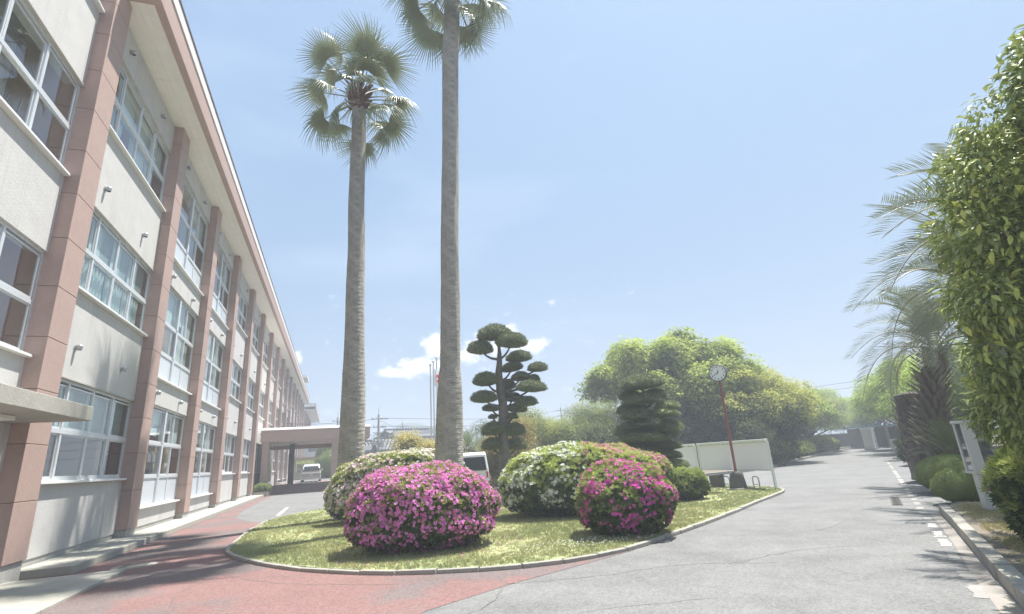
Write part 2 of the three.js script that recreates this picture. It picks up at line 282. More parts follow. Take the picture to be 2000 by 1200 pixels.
crack([[-2.1, -11.6], [-1.6, -10.2], [-1.0, -9.3], [-0.5, -8.7], [0.2, -8.2], [0.9, -7.7]]); crack([[-1.9, -11.0], [-1.75, -10.2], [-2.0, -9.0], [-1.8, -7.8], [-1.9, -6.0]], 0.009); crack([[-1.2, -9.6], [-0.4, -9.3]], 0.008);
crack([[2.1, -6.9], [3.3, -6.6], [4.6, -6.5], [5.6, -5.9]], 0.014); crack([[5.2, -6.2], [6.6, -6.3], [7.6, -5.9]], 0.012); crack([[0.6, -5.6], [1.6, -6.0], [2.1, -6.9], [2.2, -7.4]], 0.012); crack([[1.0, -5.0], [2.4, -5.3], [3.9, -5.0]], 0.01); crack([[6.5, -8.0], [8, -7.4], [9.2, -7.8]], 0.01);

// ================================================================ SCHOOL BUILDING
const XW = -5.40, XP = -5.13, XE = -4.39, Z0 = -11.487, BAY = 5.677, PW = 0.775, TOP = 12.85;
const NB = 15;                                   // bays 0..14
const school = thing('school_building', 'long three storey white stucco school with pink brown pillars and deep eaves', 'school', [0, 0, 0]);
const zNear = i => Z0 - BAY * i;
const isB = i => [1, 2, 8, 9].includes(i);
// pillars: cladding blocks with open joints for the near ones
const JY = [0.33, 1.33, 2.31, 3.28, 4.25, 5.25, 6.26, 7.25, 8.25, 9.27, 10.28, 11.28, 12.2, TOP];
for (let i = -2; i <= NB; i++) {
  const z = zNear(i) - PW / 2, p = part(school, 'pillar', null, null, [0, 0, z]), topY = i === 0 || i === -1 ? 15.6 : TOP;
  part(p, 'pillar_core', bx(-5.78, XP - 0.012, 0.33, topY, -PW / 2 + 0.012, PW / 2 - 0.012), i <= 4 ? M.pinkdark : M.pink);
  part(p, 'pillar_base', bx(-5.7, XP - 0.035, i < 1 ? 0 : 0.1, 0.328, -PW / 2 + 0.04, PW / 2 - 0.04, 0.008), M.plinth);
  if (i <= 4) { const ys = topY > TOP ? [...JY.slice(0, -1), 13.2, 14.2, 15.6] : JY;
    for (let k = 0; k < ys.length - 1; k++) part(p, 'pillar_block', bx(-5.79, XP, ys[k] + 0.006, ys[k + 1] - 0.006, -PW / 2, PW / 2, 0.006), M.pink); }
}
// one window: a group with frame, panes, sill, curtains, (panels)
const winCache = {};
const paneJ = rngOf(5);
function makeWindow(kind, y0, y1, w) {            // local: x = 0 frame plane (outside +x), z along 0..-w, y absolute
  const g = new THREE.Group(); g.name = 'window'; const f = [], t = 0.055, d = 0.07;
  const fx = (za, zb, ya, yb, dd = d, xo = 0) => f.push(bx(-dd / 2 + xo, dd / 2 + xo, ya, yb, -zb, -za));
  fx(0, t, y0, y1); fx(w - t, w, y0, y1); fx(t, w - t, y0, y0 + t); fx(t, w - t, y1 - t, y1);
  const rows = kind === 'B' ? [y0 + t, y0 + 0.84, y0 + 1.86, y1 - t] : [y0 + t, y0 + (y1 - y0) * 0.485, y1 - t];
  const cols = kind === 'B' ? [t, 0.62, w * 0.5, w * 0.5 + 1.15, w - t] : [t, w * 0.245, w * 0.5, w * 0.74, w - t];
  for (let r = 1; r < rows.length - 1; r++) fx(t, w - t, rows[r] - 0.045, rows[r] + 0.045, 0.085);
  for (let r = 0; r < rows.length - 1; r++) for (let c = 1; c < cols.length - 1; c++) { const th = kind === 'B' && c === 2 ? 0.085 : 0.03; const a = r ? rows[r] + 0.045 : rows[r], b = r < rows.length - 2 ? rows[r + 1] - 0.045 : rows[r + 1]; fx(cols[c] - th, cols[c] + th, a, b, kind === 'B' && c === 2 ? 0.14 : 0.066); }
  part(g, 'frame', merge(f), M.alu);
  for (let r = 0; r < rows.length - 1; r++) for (let c = 0; c < cols.length - 1; c++) {
    const th0 = c ? 0.03 : 0, th1 = 0.03, ya = rows[r] + (r ? 0.045 : 0), yb = rows[r + 1] - 0.045, za = cols[c] + th0, zb = cols[c + 1] - th1, xo = c % 2 ? 0.012 : -0.012;
    if (kind === 'B' && r === 0) { part(g, 'panel', box(0.03, yb - ya - 0.01, zb - za - 0.01, 0, 0, 0, 0.006), M.panel, [0, (ya + yb) / 2, -(za + zb) / 2]); continue; }
    const pg = new THREE.PlaneGeometry(zb - za + 0.02, yb - ya + 0.02).rotateY(Math.PI / 2);
    part(g, 'pane', pg, M.glass, [xo, (ya + yb) / 2, -(za + zb) / 2], [0, (paneJ() - 0.5) * 0.008, (paneJ() - 0.5) * 0.008]);
    if (kind !== 'B' || r) { const s = []; for (const [a0, a1, b0, b1] of [[za, za + 0.035, ya, yb], [zb - 0.035, zb, ya, yb], [za + 0.035, zb - 0.035, ya, ya + 0.045], [za + 0.035, zb - 0.035, yb - 0.035, yb]]) s.push(bx(xo - 0.014, xo + 0.014, b0, b1, -a1, -a0)); part(g, 'sash', merge(s), M.alu); }
  }
  part(g, 'sill', bx(-0.02, 0.2, y0 - 0.055, y0 - 0.003, -w + 0.01, -0.01, 0.008), M.whitepaint);
  g.userData.rows = rows; g.userData.cols = cols; g.userData.w = w;
  return g;
}
function curtainGeo(w, h, waves, amp, gather = 0) {   // hangs from y=0 down, along -z
  const nu = Math.max(10, waves * 6), nv = 8, P = [], UV = [], I = [];
  for (let j = 0; j <= nv; j++) for (let i = 0; i <= nu; i++) { const u = i / nu, v = j / nv; const pinch = 1 - gather * Math.exp(-Math.pow((v - 0.78) / 0.22, 2)); P.push(amp * Math.sin(u * waves * TAU + Math.sin(v * 2 + u * 5) * 0.5), -v * h, -(u * w * pinch)); UV.push(u * w, v * h); }
  for (let j = 0; j < nv; j++) for (let i = 0; i < nu; i++) { const a = j * (nu + 1) + i; I.push(a, a + nu + 1, a + 1, a + 1, a + nu + 1, a + nu + 2); }
  const g = new THREE.BufferGeometry(); g.setAttribute('position', new THREE.Float32BufferAttribute(P, 3)); g.setAttribute('uv', new THREE.Float32BufferAttribute(UV, 2)); g.setIndex(I); g.computeVertexNormals(); return g;
}
const cFull = curtainGeo(1.1, 1.0, 7, 0.035), cTie = curtainGeo(0.75, 1.0, 6, 0.03, 0.62), blindG = new THREE.PlaneGeometry(1, 1).rotateY(Math.PI / 2);
function addWindow(kind, floor, i) {
  const base = [0, 3.97, 7.98][floor], za = zNear(i) - PW + 0.0, w = BAY - PW;
  const [y0, y1] = kind === 'S' ? [[-9, 0], [3.9, 5.93], [7.66, 9.8]][floor] : kind === 'B' ? [[0.82, 3.84], [4.69, 7.82], [8.75, 11.95]][floor] : [[1.66, 3.72], [5.66, 7.66], [9.72, 11.76]][floor];
  const key = kind + floor; let g;
  if (winCache[key]) g = winCache[key].clone(); else g = winCache[key] = makeWindow(kind, y0, y1, w);
  g.position.set(XW - 0.09, 0, za); school.add(g);
  const { rows, cols } = winCache[key].userData, top = rows[rows.length - 1], midR = rows[rows.length - 2], botR = rows[rows.length - 3] ?? rows[0];
  const cr = rngOf(100 + i * 7 + floor);
  const hang = (c, r, mat, full = true) => { const ya = r === 'top' ? midR : botR, yb = r === 'top' ? top : midR; const z0 = cols[c], ww = cols[c + 1] - cols[c]; part(g, 'curtain', full ? cFull : cTie, mat, [-0.16 - 0.02 * cr(), yb, -z0], [0, 0, 0], full ? [1, yb - ya, ww / 1.1] : [1, yb - ya, 1]); };
  const blind = (c, yb, h) => part(g, 'blind', blindG, M.curtain, [-0.12, yb - h / 2, -(cols[c] + cols[c + 1]) / 2], [0, 0, 0], [1, h, cols[c + 1] - cols[c] - 0.02]);
  if (kind === 'A' && i < 11) {
    if (floor === 0) { for (let c = 0; c < 4; c++) blind(c, top, (top - midR) * (i ? 0.98 : rrr(cr, 0.8, 0.97))); if (i === 0) hang(3, 'bot', M.creamcurtain, false); }
    if (floor === 1) { for (let c = 0; c < 4; c++) { blind(c, top, top - midR); if (i === 0 ? true : cr() < 0.6) hang(c, 'bot', M.curtain, true); } }
    if (floor === 2) for (let c = 0; c < 4; c++) if (cr() < 0.8) { if (i) blind(c, top, top - midR); if (cr() < 0.5) hang(c, 'bot', M.curtain, c % 2 === 0); }
  }
  if (kind === 'B') { for (let c = 0; c < 4; c++) { if (cr() < 0.75) blind(c, top, (top - midR) * rrr(cr, 0.5, 1)); if (floor === 0 && c !== 1) hang(c, 'bot', M.creamcurtain, false); else if (floor === 1 && c > 1) hang(c, 'bot', M.curtain, cr() < 0.6); } }
  return [y0, y1];
}
const rrr = (r, a, b) => a + (b - a) * r();
// vents: small hooded outlets
const ventHood = (() => { const g = new THREE.SphereGeometry(0.06, 12, 6, 0, TAU, 0, Math.PI / 2); return merge([g, new THREE.CylinderGeometry(0.06, 0.05, 0.07, 12, 1, true).translate(0, -0.035, 0)]).translate(0.05, 0.02, 0); })();
const ventPlate = merge([new THREE.CylinderGeometry(0.07, 0.07, 0.012, 14).rotateZ(Math.PI / 2), bx(0, 0.07, -0.02, 0.02, -0.02, 0.02)]);
function vents(i, y) { for (const f of [0.2, 0.74]) { const v = part(school, 'wall_vent', ventPlate, M.steel, [XW + 0.01, y, zNear(i) - PW - (BAY - PW) * f]); part(v, 'vent_hood', ventHood, M.steel, [0.02, 0.0, 0]); } }
for (let i = -2; i < NB; i++) {
  const za = zNear(i) - PW, zb = zNear(i + 1), kind = i === -1 ? 'S' : isB(i) ? 'B' : 'A';
  const holes = [];
  for (let fl = 0; fl < 3; fl++) { if (kind === 'S' && fl === 0) continue; holes.push(addWindow(kind, fl, i)); }
  if (kind === 'S') { const g = winCache['S2'].clone(); g.position.set(XW - 0.09, 4.22, za); school.add(g); holes.push([11.88, 14.02]); }
  let y = 0.262; const wallTop = kind === 'S' ? 15.6 : TOP;
  for (const [a, b] of [...holes, [wallTop, 0]]) { if (kind === 'S' && y < 1) { part(school, 'wall_panel', bx(-5.75, XW, 2.95, a - 0.06, za - 0.001, zb + 0.001), M.stucco); part(school, 'wall_panel', bx(-5.75, XW, 0.262, 2.948, za - 2.9, zb + 0.001), M.stucco); y = b; continue; } part(school, 'wall_panel', bx(-5.75, XW, y, b ? a - 0.058 : a, za - 0.001, zb + 0.001), M.stucco); y = b + 0.003;
    if (b) part(school, 'window_head', bx(XW - 0.1, XW + 0.022, b + 0.0, b + 0.028, za - 0.012, zb + 0.012), M.plinth); }
  part(school, 'wall_base', bx(-5.75, XW - 0.02, 0, 0.254, za - 0.001, zb + 0.001), M.plinth);
  if (kind === 'A') { vents(i, 4.42); vents(i, 8.3); vents(i, 12.32); } else if (kind === 'B') { vents(i, 4.2); vents(i, 8.14); vents(i, 12.36); }
}
// inside: slabs, back wall, partitions, so that the glass looks into real rooms
const zEnd = zNear(NB) - PW, zBeg = zNear(-2) + 0.0;
for (const y of [0.2, 4.0, 8.0, 12.2]) part(school, 'floor_slab', bx(-13, -5.76, y - 0.2, y + (y > 12 ? 0.6 : 0), zEnd, zBeg), y > 12 ? M.room : M.roomfloor);
part(school, 'back_wall', bx(-13.2, -13, 0, 13.8, zEnd, zBeg), M.stucco);
for (let i = -2; i <= NB; i += 1) if (i % 2 === 0 || i === 1) part(school, 'inner_wall', bx(-12.95, -5.8, 0.01, 12.5, zNear(i) - PW / 2 - 0.07, zNear(i) - PW / 2 + 0.07), i === 0 ? M.roomred : M.room);
part(school, 'inner_wall', bx(-6.9, -6.8, 0.3, 12.2, zNear(0) - 0.2, zNear(-1) - PW), M.room);
part(school, 'corridor_wall', bx(-11.2, -11.1, 0.01, 12.5, zEnd, zBeg), M.room);
for (const z of [zEnd - 0.12, zBeg + 0.12]) part(school, 'end_wall', bx(-13.2, XW, 0, 13.8, z - 0.12, z + 0.12), M.stucco);
part(school, 'stair_tower_roof', bx(-13, XP + 0.1, 15.6, 15.9, zNear(0) - PW, zNear(-1) + 0.02), M.whiteband);
part(school, 'stair_tower_back', bx(-13, -12.8, 13.8, 15.6, zNear(0) - PW, zNear(-1)), M.stucco);
for (const z of [zNear(0) - PW + 0.1, zNear(-1) - 0.1]) part(school, 'stair_tower_side', bx(-12.8, -5.8, 13.8, 15.6, z - 0.1, z + 0.1), M.stucco);
// eaves: soffit boards, pink fascia panels, white band, dark trim
function eave(parent, z0, z1, xIn, xOut, y, drop, step) {
  const n = Math.max(1, Math.round((z0 - z1) / step)), s = (z0 - z1) / n;
  for (let k = 0; k < n; k++) { const a = z0 - k * s, b = a - s;
    part(parent, 'soffit_board', bx(xIn, xOut - 0.2, y, y + 0.05, b + 0.005, a - 0.005), M.soffit);
    part(parent, 'fascia_panel', bx(xOut - 0.196, xOut, y - drop, y + 0.64, b + 0.004, a - 0.004, 0.004), M.pink);
    part(parent, 'fascia_band', bx(xOut - 0.19, xOut + 0.03, y + 0.644, y + 1.03, b + 0.004, a - 0.004, 0.004), M.whiteband); }
  part(parent, 'roof_trim', bx(xIn, xOut + 0.055, y + 1.034, y + 1.1, z1 - 0.03, z0 + 0.03), M.darktrim);
  part(parent, 'roof', bx(-13.2, xOut - 0.2, y + 0.56, y + 1.03, z1 + 0.01, z0 - 0.01), M.soffit);
}
eave(school, -12.0, zEnd, XW - 0.1, XE, TOP, 0.03, BAY / 2);
part(school, 'eave_end', bx(XP + 0.004, XE, TOP - 0.032, TOP + 0.64, -11.995, -11.8, 0.004), M.pink);
part(school, 'eave_end', bx(XP + 0.004, XE + 0.03, TOP + 0.644, TOP + 1.03, -11.995, -11.79, 0.004), M.whiteband);
// rear wall top for the bays before the stair tower
// doorway canopy and the wall under it
{ const c = part(school, 'canopy', null, null); part(c, 'canopy_slab', bx(-5.39, -4.22, 2.66, 2.92, -11.45, -8.55, 0.012), M.paleconc); part(c, 'canopy_lamp', bx(-4.95, -4.75, 2.585, 2.657, -10.2, -9.1, 0.01), M.whitepaint);
  const d = part(school, 'entrance_door', null, null); part(d, 'door_frame', merge([bx(-5.62, -5.5, 0.05, 2.5, -8.62, -8.55), bx(-5.62, -5.5, 0.05, 2.5, -6.65, -6.58), bx(-5.62, -5.5, 2.43, 2.5, -8.55, -6.65)]), M.alu); part(d, 'door_pane', bx(-5.57, -5.55, 0.1, 2.43, -8.54, -6.66), M.glass); }
// portico over the drive
{ const p = part(school, 'portico', null, null); const zf = -42.2, zbk = -49.5;
  for (const [a, b] of [[-5.1, -2.18], [-2.172, 0.86], [0.868, 2.66]]) { part(p, 'beam_panel', bx(a, b, 3.74, 4.54, zf - 0.25, zf, 0.006), M.pinklight); part(p, 'beam_cap', merge([bx(a - 0.002, b + 0.002, 4.545, 4.575, zf - 0.3, zf + 0.05, 0.004), box(b - a + 0.004, 0.02, 0.24, 0, 0, 0, 0.004).rotateX(0.75).translate((a + b) / 2, 4.65, zf - 0.05)]), M.whiteband); }
  part(p, 'beam_panel', bx(2.40, 2.655, 3.74, 4.54, zbk, zf - 0.256), M.pink); part(p, 'beam_cap', bx(2.4, 2.71, 4.544, 4.66, zbk, zf - 0.306), M.whiteband);
  part(p, 'beam_panel', bx(-5.1, 2.66, 3.4, 4.54, zbk - 0.25, zbk - 0.004), M.pink);
  part(p, 'ceiling', bx(-5.1, 2.398, 3.78, 3.9, zbk, zf - 0.256), M.soffit);
  for (let k = 0; k < 10; k++) part(p, 'ceiling_board', bx(-5.0 + k * 0.74, -4.31 + k * 0.74, 3.735, 3.777, zbk + 0.02, zf - 0.27), M.soffit);
  part(p, 'portico_roof', bx(-5.1, 2.39, 4.0, 4.5, zbk, zf - 0.26), M.soffit);
  for (const [z, h] of [[zf - 0.05, 3.738], [zbk + 0.6, 3.733]]) part(p, 'column', bx(-0.13, 0.6, 0.0, h, z - 0.7, z, 0.01), M.pink);
  part(p, 'column', bx(-4.95, -4.5, 0, 3.738, zf - 0.7, zf - 0.05, 0.01), M.pink); part(p, 'dark_column', bx(-3.45, -3.05, 0.4, 3.733, -47.6, -47.0), M.black);
  // ramp and deck under it
  const prof = new THREE.Shape([[0, 0], [2.6, 0.5], [11, 0.55], [11, 0], [0, 0]].map(a => new THREE.Vector2(...a)));
  part(p, 'ramp', new THREE.ExtrudeGeometry(prof, { depth: 7.4, bevelEnabled: false }).rotateY(Math.PI / 2).translate(-4.6, 0.006, -43.9), M.red);
  for (let k = 0; k < 12; k++) part(p, 'deck_strip', bx(-4.2 + k * 0.42, -3.98 + k * 0.42, 0.5, 0.56, -52, -46.6), k % 2 ? M.concrete : M.kerb);
  const gl = part(p, 'entrance_glazing', null, null); part(gl, 'glazing_frame', merge([bx(-4.9, -4.82, 0.5, 3.7, -48, -43.2), bx(-4.83, -4.8, 1.5, 1.58, -48, -43.2)]), M.steel); part(gl, 'glazing_pane', bx(-4.81, -4.79, 0.6, 3.5, -47.9, -43.3), M.glass); }
// planter beside the portico
const planter = thing('planter_box', 'low concrete planter with small leafy shrub by the portico', 'planter', [-4.75, 0, -40.6]);
part(planter, 'planter_wall', merge([bx(-0.35, 0.55, 0, 0.32, -2.2, -2.1), bx(-0.35, 0.55, 0, 0.32, -0.1, 0), bx(-0.35, -0.25, 0, 0.32, -2.1, -0.1), bx(0.45, 0.55, 0, 0.32, -2.1, -0.1)]), M.kerb);
part(planter, 'planter_soil', bx(-0.25, 0.45, 0, 0.26, -2.1, -0.1), M.soil);
// raised walk along the wall, in cast lengths, and the low slab at the door
const walk = struct('walkway', null);
for (let k = 0, z = -12.28; z > -96; k++, z -= 2.85) part(walk, 'walk_slab', bx(-5.39, -4.42, 0, 0.15, z - 2.842, z, 0.014), k % 3 === 1 ? M.paleconc : M.paleconc);
const doorSlab = struct('door_slab', null); part(doorSlab, 'slab', bx(-5.38, -3.47, 0, 0.05, -11.85, -8.9, 0.008), M.paleconc); part(doorSlab, 'slab', bx(-5.38, -3.47, 0, 0.05, -8.892, -6.0, 0.008), M.paleconc);
// farther wing, lower, behind the main block
const wing = thing('school_wing', 'farther lower wing of the school past the main roof end', 'school', [0, 0, 0]);
{ const z0 = zEnd - 0.6, z1 = -132; part(wing, 'wall', bx(-13, -5.5, 0, 12.3, z1, z0), M.stucco);
  for (let z = z0 - 0.1; z > z1; z -= 5.7) { part(wing, 'pillar', bx(-5.49, -5.13, 0, 12.3, z - 0.78, z), M.pink); for (const y of [1.7, 5.7, 9.6]) { const w = part(wing, 'window', bx(-5.495, -5.46, y, y + 2, z - 5.6, z - 0.9), M.panel); part(w, 'pane', bx(-5.458, -5.44, y + 0.1, y + 1.9, z - 5.5, z - 1), M.steel); } }
  eave(wing, z0 - 4, z1, -5.6, -3.4, 12.3, 0.02, 5.7); }
const pent = thing('roof_penthouse', 'small pale stair penthouse on the far end of the school roof', 'penthouse', [-5.4, 13.95, -88]);
part(pent, 'wall', bx(-4, 0.2, 0, 2.0, -5, 0), M.stucco); part(pent, 'roof', bx(-4.4, 1.0, 2.0, 2.35, -5.6, 0.6), M.whiteband);

// ================================================================ FOLIAGE BUILDERS
function leafGeo(L, Wd, fold = 0.25, droop = 0.15, n = 1) {      // one leaf from origin along +y, folded on its midrib
  const P = [], st = n === 1 ? [0, 0.45, 1] : [0, 0.25, 0.55, 0.8, 1], wf = n === 1 ? [0, 1, 0] : [0, 0.8, 1, 0.62, 0];
  const pt = (t, s) => { const w = Wd * 0.5 * s; return [w, t * L, fold * Math.abs(w) - droop * L * t * t]; };
  for (let k = 0; k < st.length - 1; k++) for (const sg of [-1, 1]) {
    const a = pt(st[k], 0), b = pt(st[k], sg * wf[k]), c = pt(st[k + 1], sg * wf[k + 1]), d = pt(st[k + 1], 0);
    const add = (p, q, r) => sg > 0 ? P.push(...p, ...q, ...r) : P.push(...p, ...r, ...q);
    if (wf[k] > 0) add(a, b, c); if (wf[k + 1] > 0 || true) if (wf[k + 1] === 0) { if (wf[k] === 0) continue; } else add(a, c, d);
  }
  return tri(P);
}
function clusterGeo(n, R, L, Wd, up = 0.5, flatY = 0.7, sd = 1) {  // a spray of leaves round a twig end
  const r = rngOf(sd), lg = leafGeo(L, Wd), gs = [];
  for (let i = 0; i < n; i++) {
    const d = V(r() * 2 - 1, (r() * 2 - 1), r() * 2 - 1).normalize(), p = d.clone().multiplyScalar(R * Math.cbrt(r())); p.y *= flatY;
    const o = V(d.x + r() - 0.5, d.y * 0.3 + (r() - 0.6) * 0.6, d.z + r() - 0.5).normalize();
    dummy.position.copy(p); dummy.scale.setScalar(0.7 + 0.6 * r()); dummy.quaternion.copy(lay(o, V((r() - 0.5) * 1.1, 1, (r() - 0.5) * 1.1))); dummy.updateMatrix(); gs.push(lg.clone().applyMatrix4(dummy.matrix));
  }
  return merge(gs);
}
function whorlGeo(n, L, Wd, tilt, sd) {                            // rosette of leaves, stem at origin, axis +y
  const r = rngOf(sd), lg = leafGeo(L, Wd, 0.3, 0.25), gs = [];
  for (let i = 0; i < n; i++) { const a = i / n * TAU + r() * 0.5, t = tilt * (0.6 + 0.7 * r()); const g = lg.clone().scale(1, 0.75 + 0.5 * r(), 1).rotateX(t).rotateY(a); gs.push(g); }
  return merge(gs);
}
function flowerGeo(Rf, sd) {                                       // five-petalled open funnel, axis +y
  const r = rngOf(sd), P = [];
  for (let i = 0; i < 5; i++) { const a = i / 5 * TAU + 0.1 * r(); const rot = (x, y, z) => [x * Math.cos(a) - z * Math.sin(a), y, x * Math.sin(a) + z * Math.cos(a)];
    const b = rot(0.004, 0, 0), l1 = rot(Rf * 0.55, Rf * 0.42, -Rf * 0.36), r1 = rot(Rf * 0.55, Rf * 0.42, Rf * 0.36), m = rot(Rf * 0.6, Rf * 0.33, 0), tl = rot(Rf * 0.96, Rf * (0.42 + 0.12 * r()), -Rf * 0.2), tr = rot(Rf * 0.96, Rf * (0.42 + 0.12 * r()), Rf * 0.2);
    P.push(...b, ...m, ...l1, ...b, ...r1, ...m, ...l1, ...m, ...tl, ...tl, ...m, ...tr, ...tr, ...m, ...r1); }
  return tri(P);
}
const sph = () => { let d; do d = V(rr(-1, 1), rr(-1, 1), rr(-1, 1)); while (d.lengthSq() > 1 || d.lengthSq() < 0.01); return d.normalize(); };
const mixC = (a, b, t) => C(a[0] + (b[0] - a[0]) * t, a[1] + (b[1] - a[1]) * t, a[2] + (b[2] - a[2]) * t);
const clamp = (x, a = 0, b = 1) => Math.max(a, Math.min(b, x));

// ---- azalea: rounded shrub with a twiggy core, leaf rosettes and flowers
const rosetteA = whorlGeo(8, 0.056, 0.021, 1.15, 3), rosetteB = whorlGeo(9, 0.066, 0.024, 1.1, 4);
const flowerA = flowerGeo(0.030, 5), flowerB = flowerGeo(0.030, 6);
const mLeaf = leafM([1, 1, 1], 0.35, { roughness: 0.9, specularIntensity: 0.25 }), mPetal = leafM([1, 1, 1], 0.3, { roughness: 0.8, specularIntensity: 0.4 }), mCore = std([0.09, 0.10, 0.055]);
function shrubSurface(s) {                                        // unit direction -> local point and normal
  const spow = (v, e) => Math.sign(v) * Math.pow(Math.abs(v), e);
  const f = d => { const e = s.box ?? 0.85, k = 1 + (s.lump ?? 0.16) * fbm(d.x * 1.7 + s.sd, d.y * 1.7, d.z * 1.7, 3) * 2; return V(spow(d.x, e) * s.r[0] * k, s.cy + spow(d.y, e) * (d.y > 0 ? s.h - s.cy : s.cy * 0.96) * k, spow(d.z, e) * s.r[1] * k); };
  return d => { const p = f(d), t1 = V(d.y, -d.x, 0.01).normalize(), t2 = V().crossVectors(d, t1).normalize(), a = f(d.clone().addScaledVector(t1, 0.05).normalize()).sub(p), b = f(d.clone().addScaledVector(t2, 0.05).normalize()).sub(p); const n = V().crossVectors(a, b).normalize(); if (n.dot(d) < 0) n.negate(); return { p, n }; };
}
function coreGeo(surf, k, seg = 28) {
  const g = new THREE.SphereGeometry(1, seg, Math.round(seg * 0.7)), p = g.attributes.position;
  for (let i = 0; i < p.count; i++) { const d = V(p.getX(i), p.getY(i), p.getZ(i)).normalize(), q = surf(d); q.p.addScaledVector(q.n, -k); p.setXYZ(i, q.p.x, Math.max(0.02, q.p.y), q.p.z); }
  g.computeVertexNormals(); return g;
}
function shrub(name, label, category, pos, turn, s, group) {
  const t = thing(name, label, category, pos, turn, group); rnd = rngOf(s.sd * 77 + 3);
  const surf = shrubSurface(s); part(t, 'twig_core', coreGeo(surf, s.core ?? 0.13), mCore);
  const L = [], area = s.r[0] * s.r[1] * 3 + (s.r[0] + s.r[1]) * 1.5 * s.h, nL = Math.round(area * (s.leafDensity ?? 620));
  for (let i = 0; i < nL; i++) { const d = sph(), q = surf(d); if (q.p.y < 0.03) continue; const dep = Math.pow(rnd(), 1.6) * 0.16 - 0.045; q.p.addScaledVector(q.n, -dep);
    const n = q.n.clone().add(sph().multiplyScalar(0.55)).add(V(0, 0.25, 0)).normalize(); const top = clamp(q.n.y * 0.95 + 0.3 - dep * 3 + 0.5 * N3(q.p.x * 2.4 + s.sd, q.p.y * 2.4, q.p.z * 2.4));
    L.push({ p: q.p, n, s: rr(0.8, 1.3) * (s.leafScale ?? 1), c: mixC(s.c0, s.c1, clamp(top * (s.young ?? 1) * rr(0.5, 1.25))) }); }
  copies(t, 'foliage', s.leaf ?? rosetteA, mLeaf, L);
  const inv = V(camera.position.x - pos[0], camera.position.y - pos[1], camera.position.z - pos[2]).applyAxisAngle(UP, -turn);
  for (const fl of s.flowers ?? []) {
    const F = [], nF = Math.round(area * fl.density);
    for (let i = 0; i < nF; i++) { const d = sph(), q = surf(d); if (q.p.y < 0.1) continue; if (rnd() > fl.where(q.p, q.n)) continue;
      q.p.addScaledVector(q.n, rr(0.02, 0.065)); const n = q.n.clone().add(sph().multiplyScalar(0.5)).normalize(); F.push({ p: q.p, n, s: rr(0.8, 1.2) * (fl.scale ?? 1), c: mixC(fl.c0, fl.c1, rnd()), spin: rnd() * TAU }); }
    const facing = F.map(e => ({ e, k: e.n.dot(inv.clone().sub(e.p).normalize()) > 0.15 ? inv.distanceTo(e.p) : 1e3 + rnd() })).sort((a, b) => a.k - b.k);
    const singles = fl.singles ?? 0, mats = fl.mats;
    facing.slice(0, singles).forEach(({ e }) => { const m = part(t, fl.name, rnd() < 0.5 ? flowerA : flowerB, mats[Math.floor(rnd() * mats.length)]); place(m, e.p, e.n, e.s, e.spin); });
    copies(t, fl.name + 's', flowerA, mPetal, facing.slice(singles).map(k => k.e));
  }
  return t;
}
// ---- clipped pads: dome of fine short shoots over a solid core; a few variants shared
function padGeo(sd, n = 6500, blade = 0.105, under = 0.35, core = 0.84, lum = 0.15) {
  const r = rngOf(sd), P = [];
  const shape = d => { const k = 1 + lum * fbm(d.x * 2.4 + sd, d.y * 2.4, d.z * 2.4, 3) * 2; return V(d.x * k, (d.y > 0 ? d.y : d.y * under) * k, d.z * k); };
  const g = new THREE.SphereGeometry(1, 26, 16), p = g.attributes.position; for (let i = 0; i < p.count; i++) { const q = shape(V(p.getX(i), p.getY(i), p.getZ(i)).normalize()).multiplyScalar(core); p.setXYZ(i, q.x, q.y, q.z); } g.computeVertexNormals();
  for (let i = 0; i < n; i++) { let d; do d = V(r() * 2 - 1, r() * 2 - 1, r() * 2 - 1); while (d.lengthSq() > 1 || d.lengthSq() < 0.05); d.normalize(); const q = shape(d).multiplyScalar(core - 0.02 + (1 - core) * 1.06 * r());
    const o = d.clone().add(V(r() - 0.5, r() - 0.3, r() - 0.5).multiplyScalar(1.3)).normalize(), sd2 = V(r() - 0.5, r() - 0.5, r() - 0.5).cross(o).normalize(), l = blade * (0.6 + r()), w = blade * 0.17;
    const a = q.clone().addScaledVector(sd2, w), b = q.clone().addScaledVector(sd2, -w), tp = q.clone().addScaledVector(o, l), a2 = tp.clone().addScaledVector(sd2, w * 0.5);
    P.push(...a.toArray(), ...b.toArray(), ...tp.toArray(), ...a.toArray(), ...tp.toArray(), ...a2.toArray()); }
  return merge([g, tri(P)]);
}
const pads = [padGeo(1), padGeo(2), padGeo(3)], finePads = [padGeo(11, 22000, 0.045, 0.8, 0.93, 0.07), padGeo(12, 22000, 0.045, 0.8, 0.93, 0.07)];
const mPadD = leafM([0.21, 0.24, 0.13], 0.2, { roughness: 0.85, specularIntensity: 0.4 }), mPadL = leafM([0.25, 0.305, 0.105], 0.25, { roughness: 0.85, specularIntensity: 0.4 }), mPadM = leafM([0.27, 0.31, 0.14], 0.2);

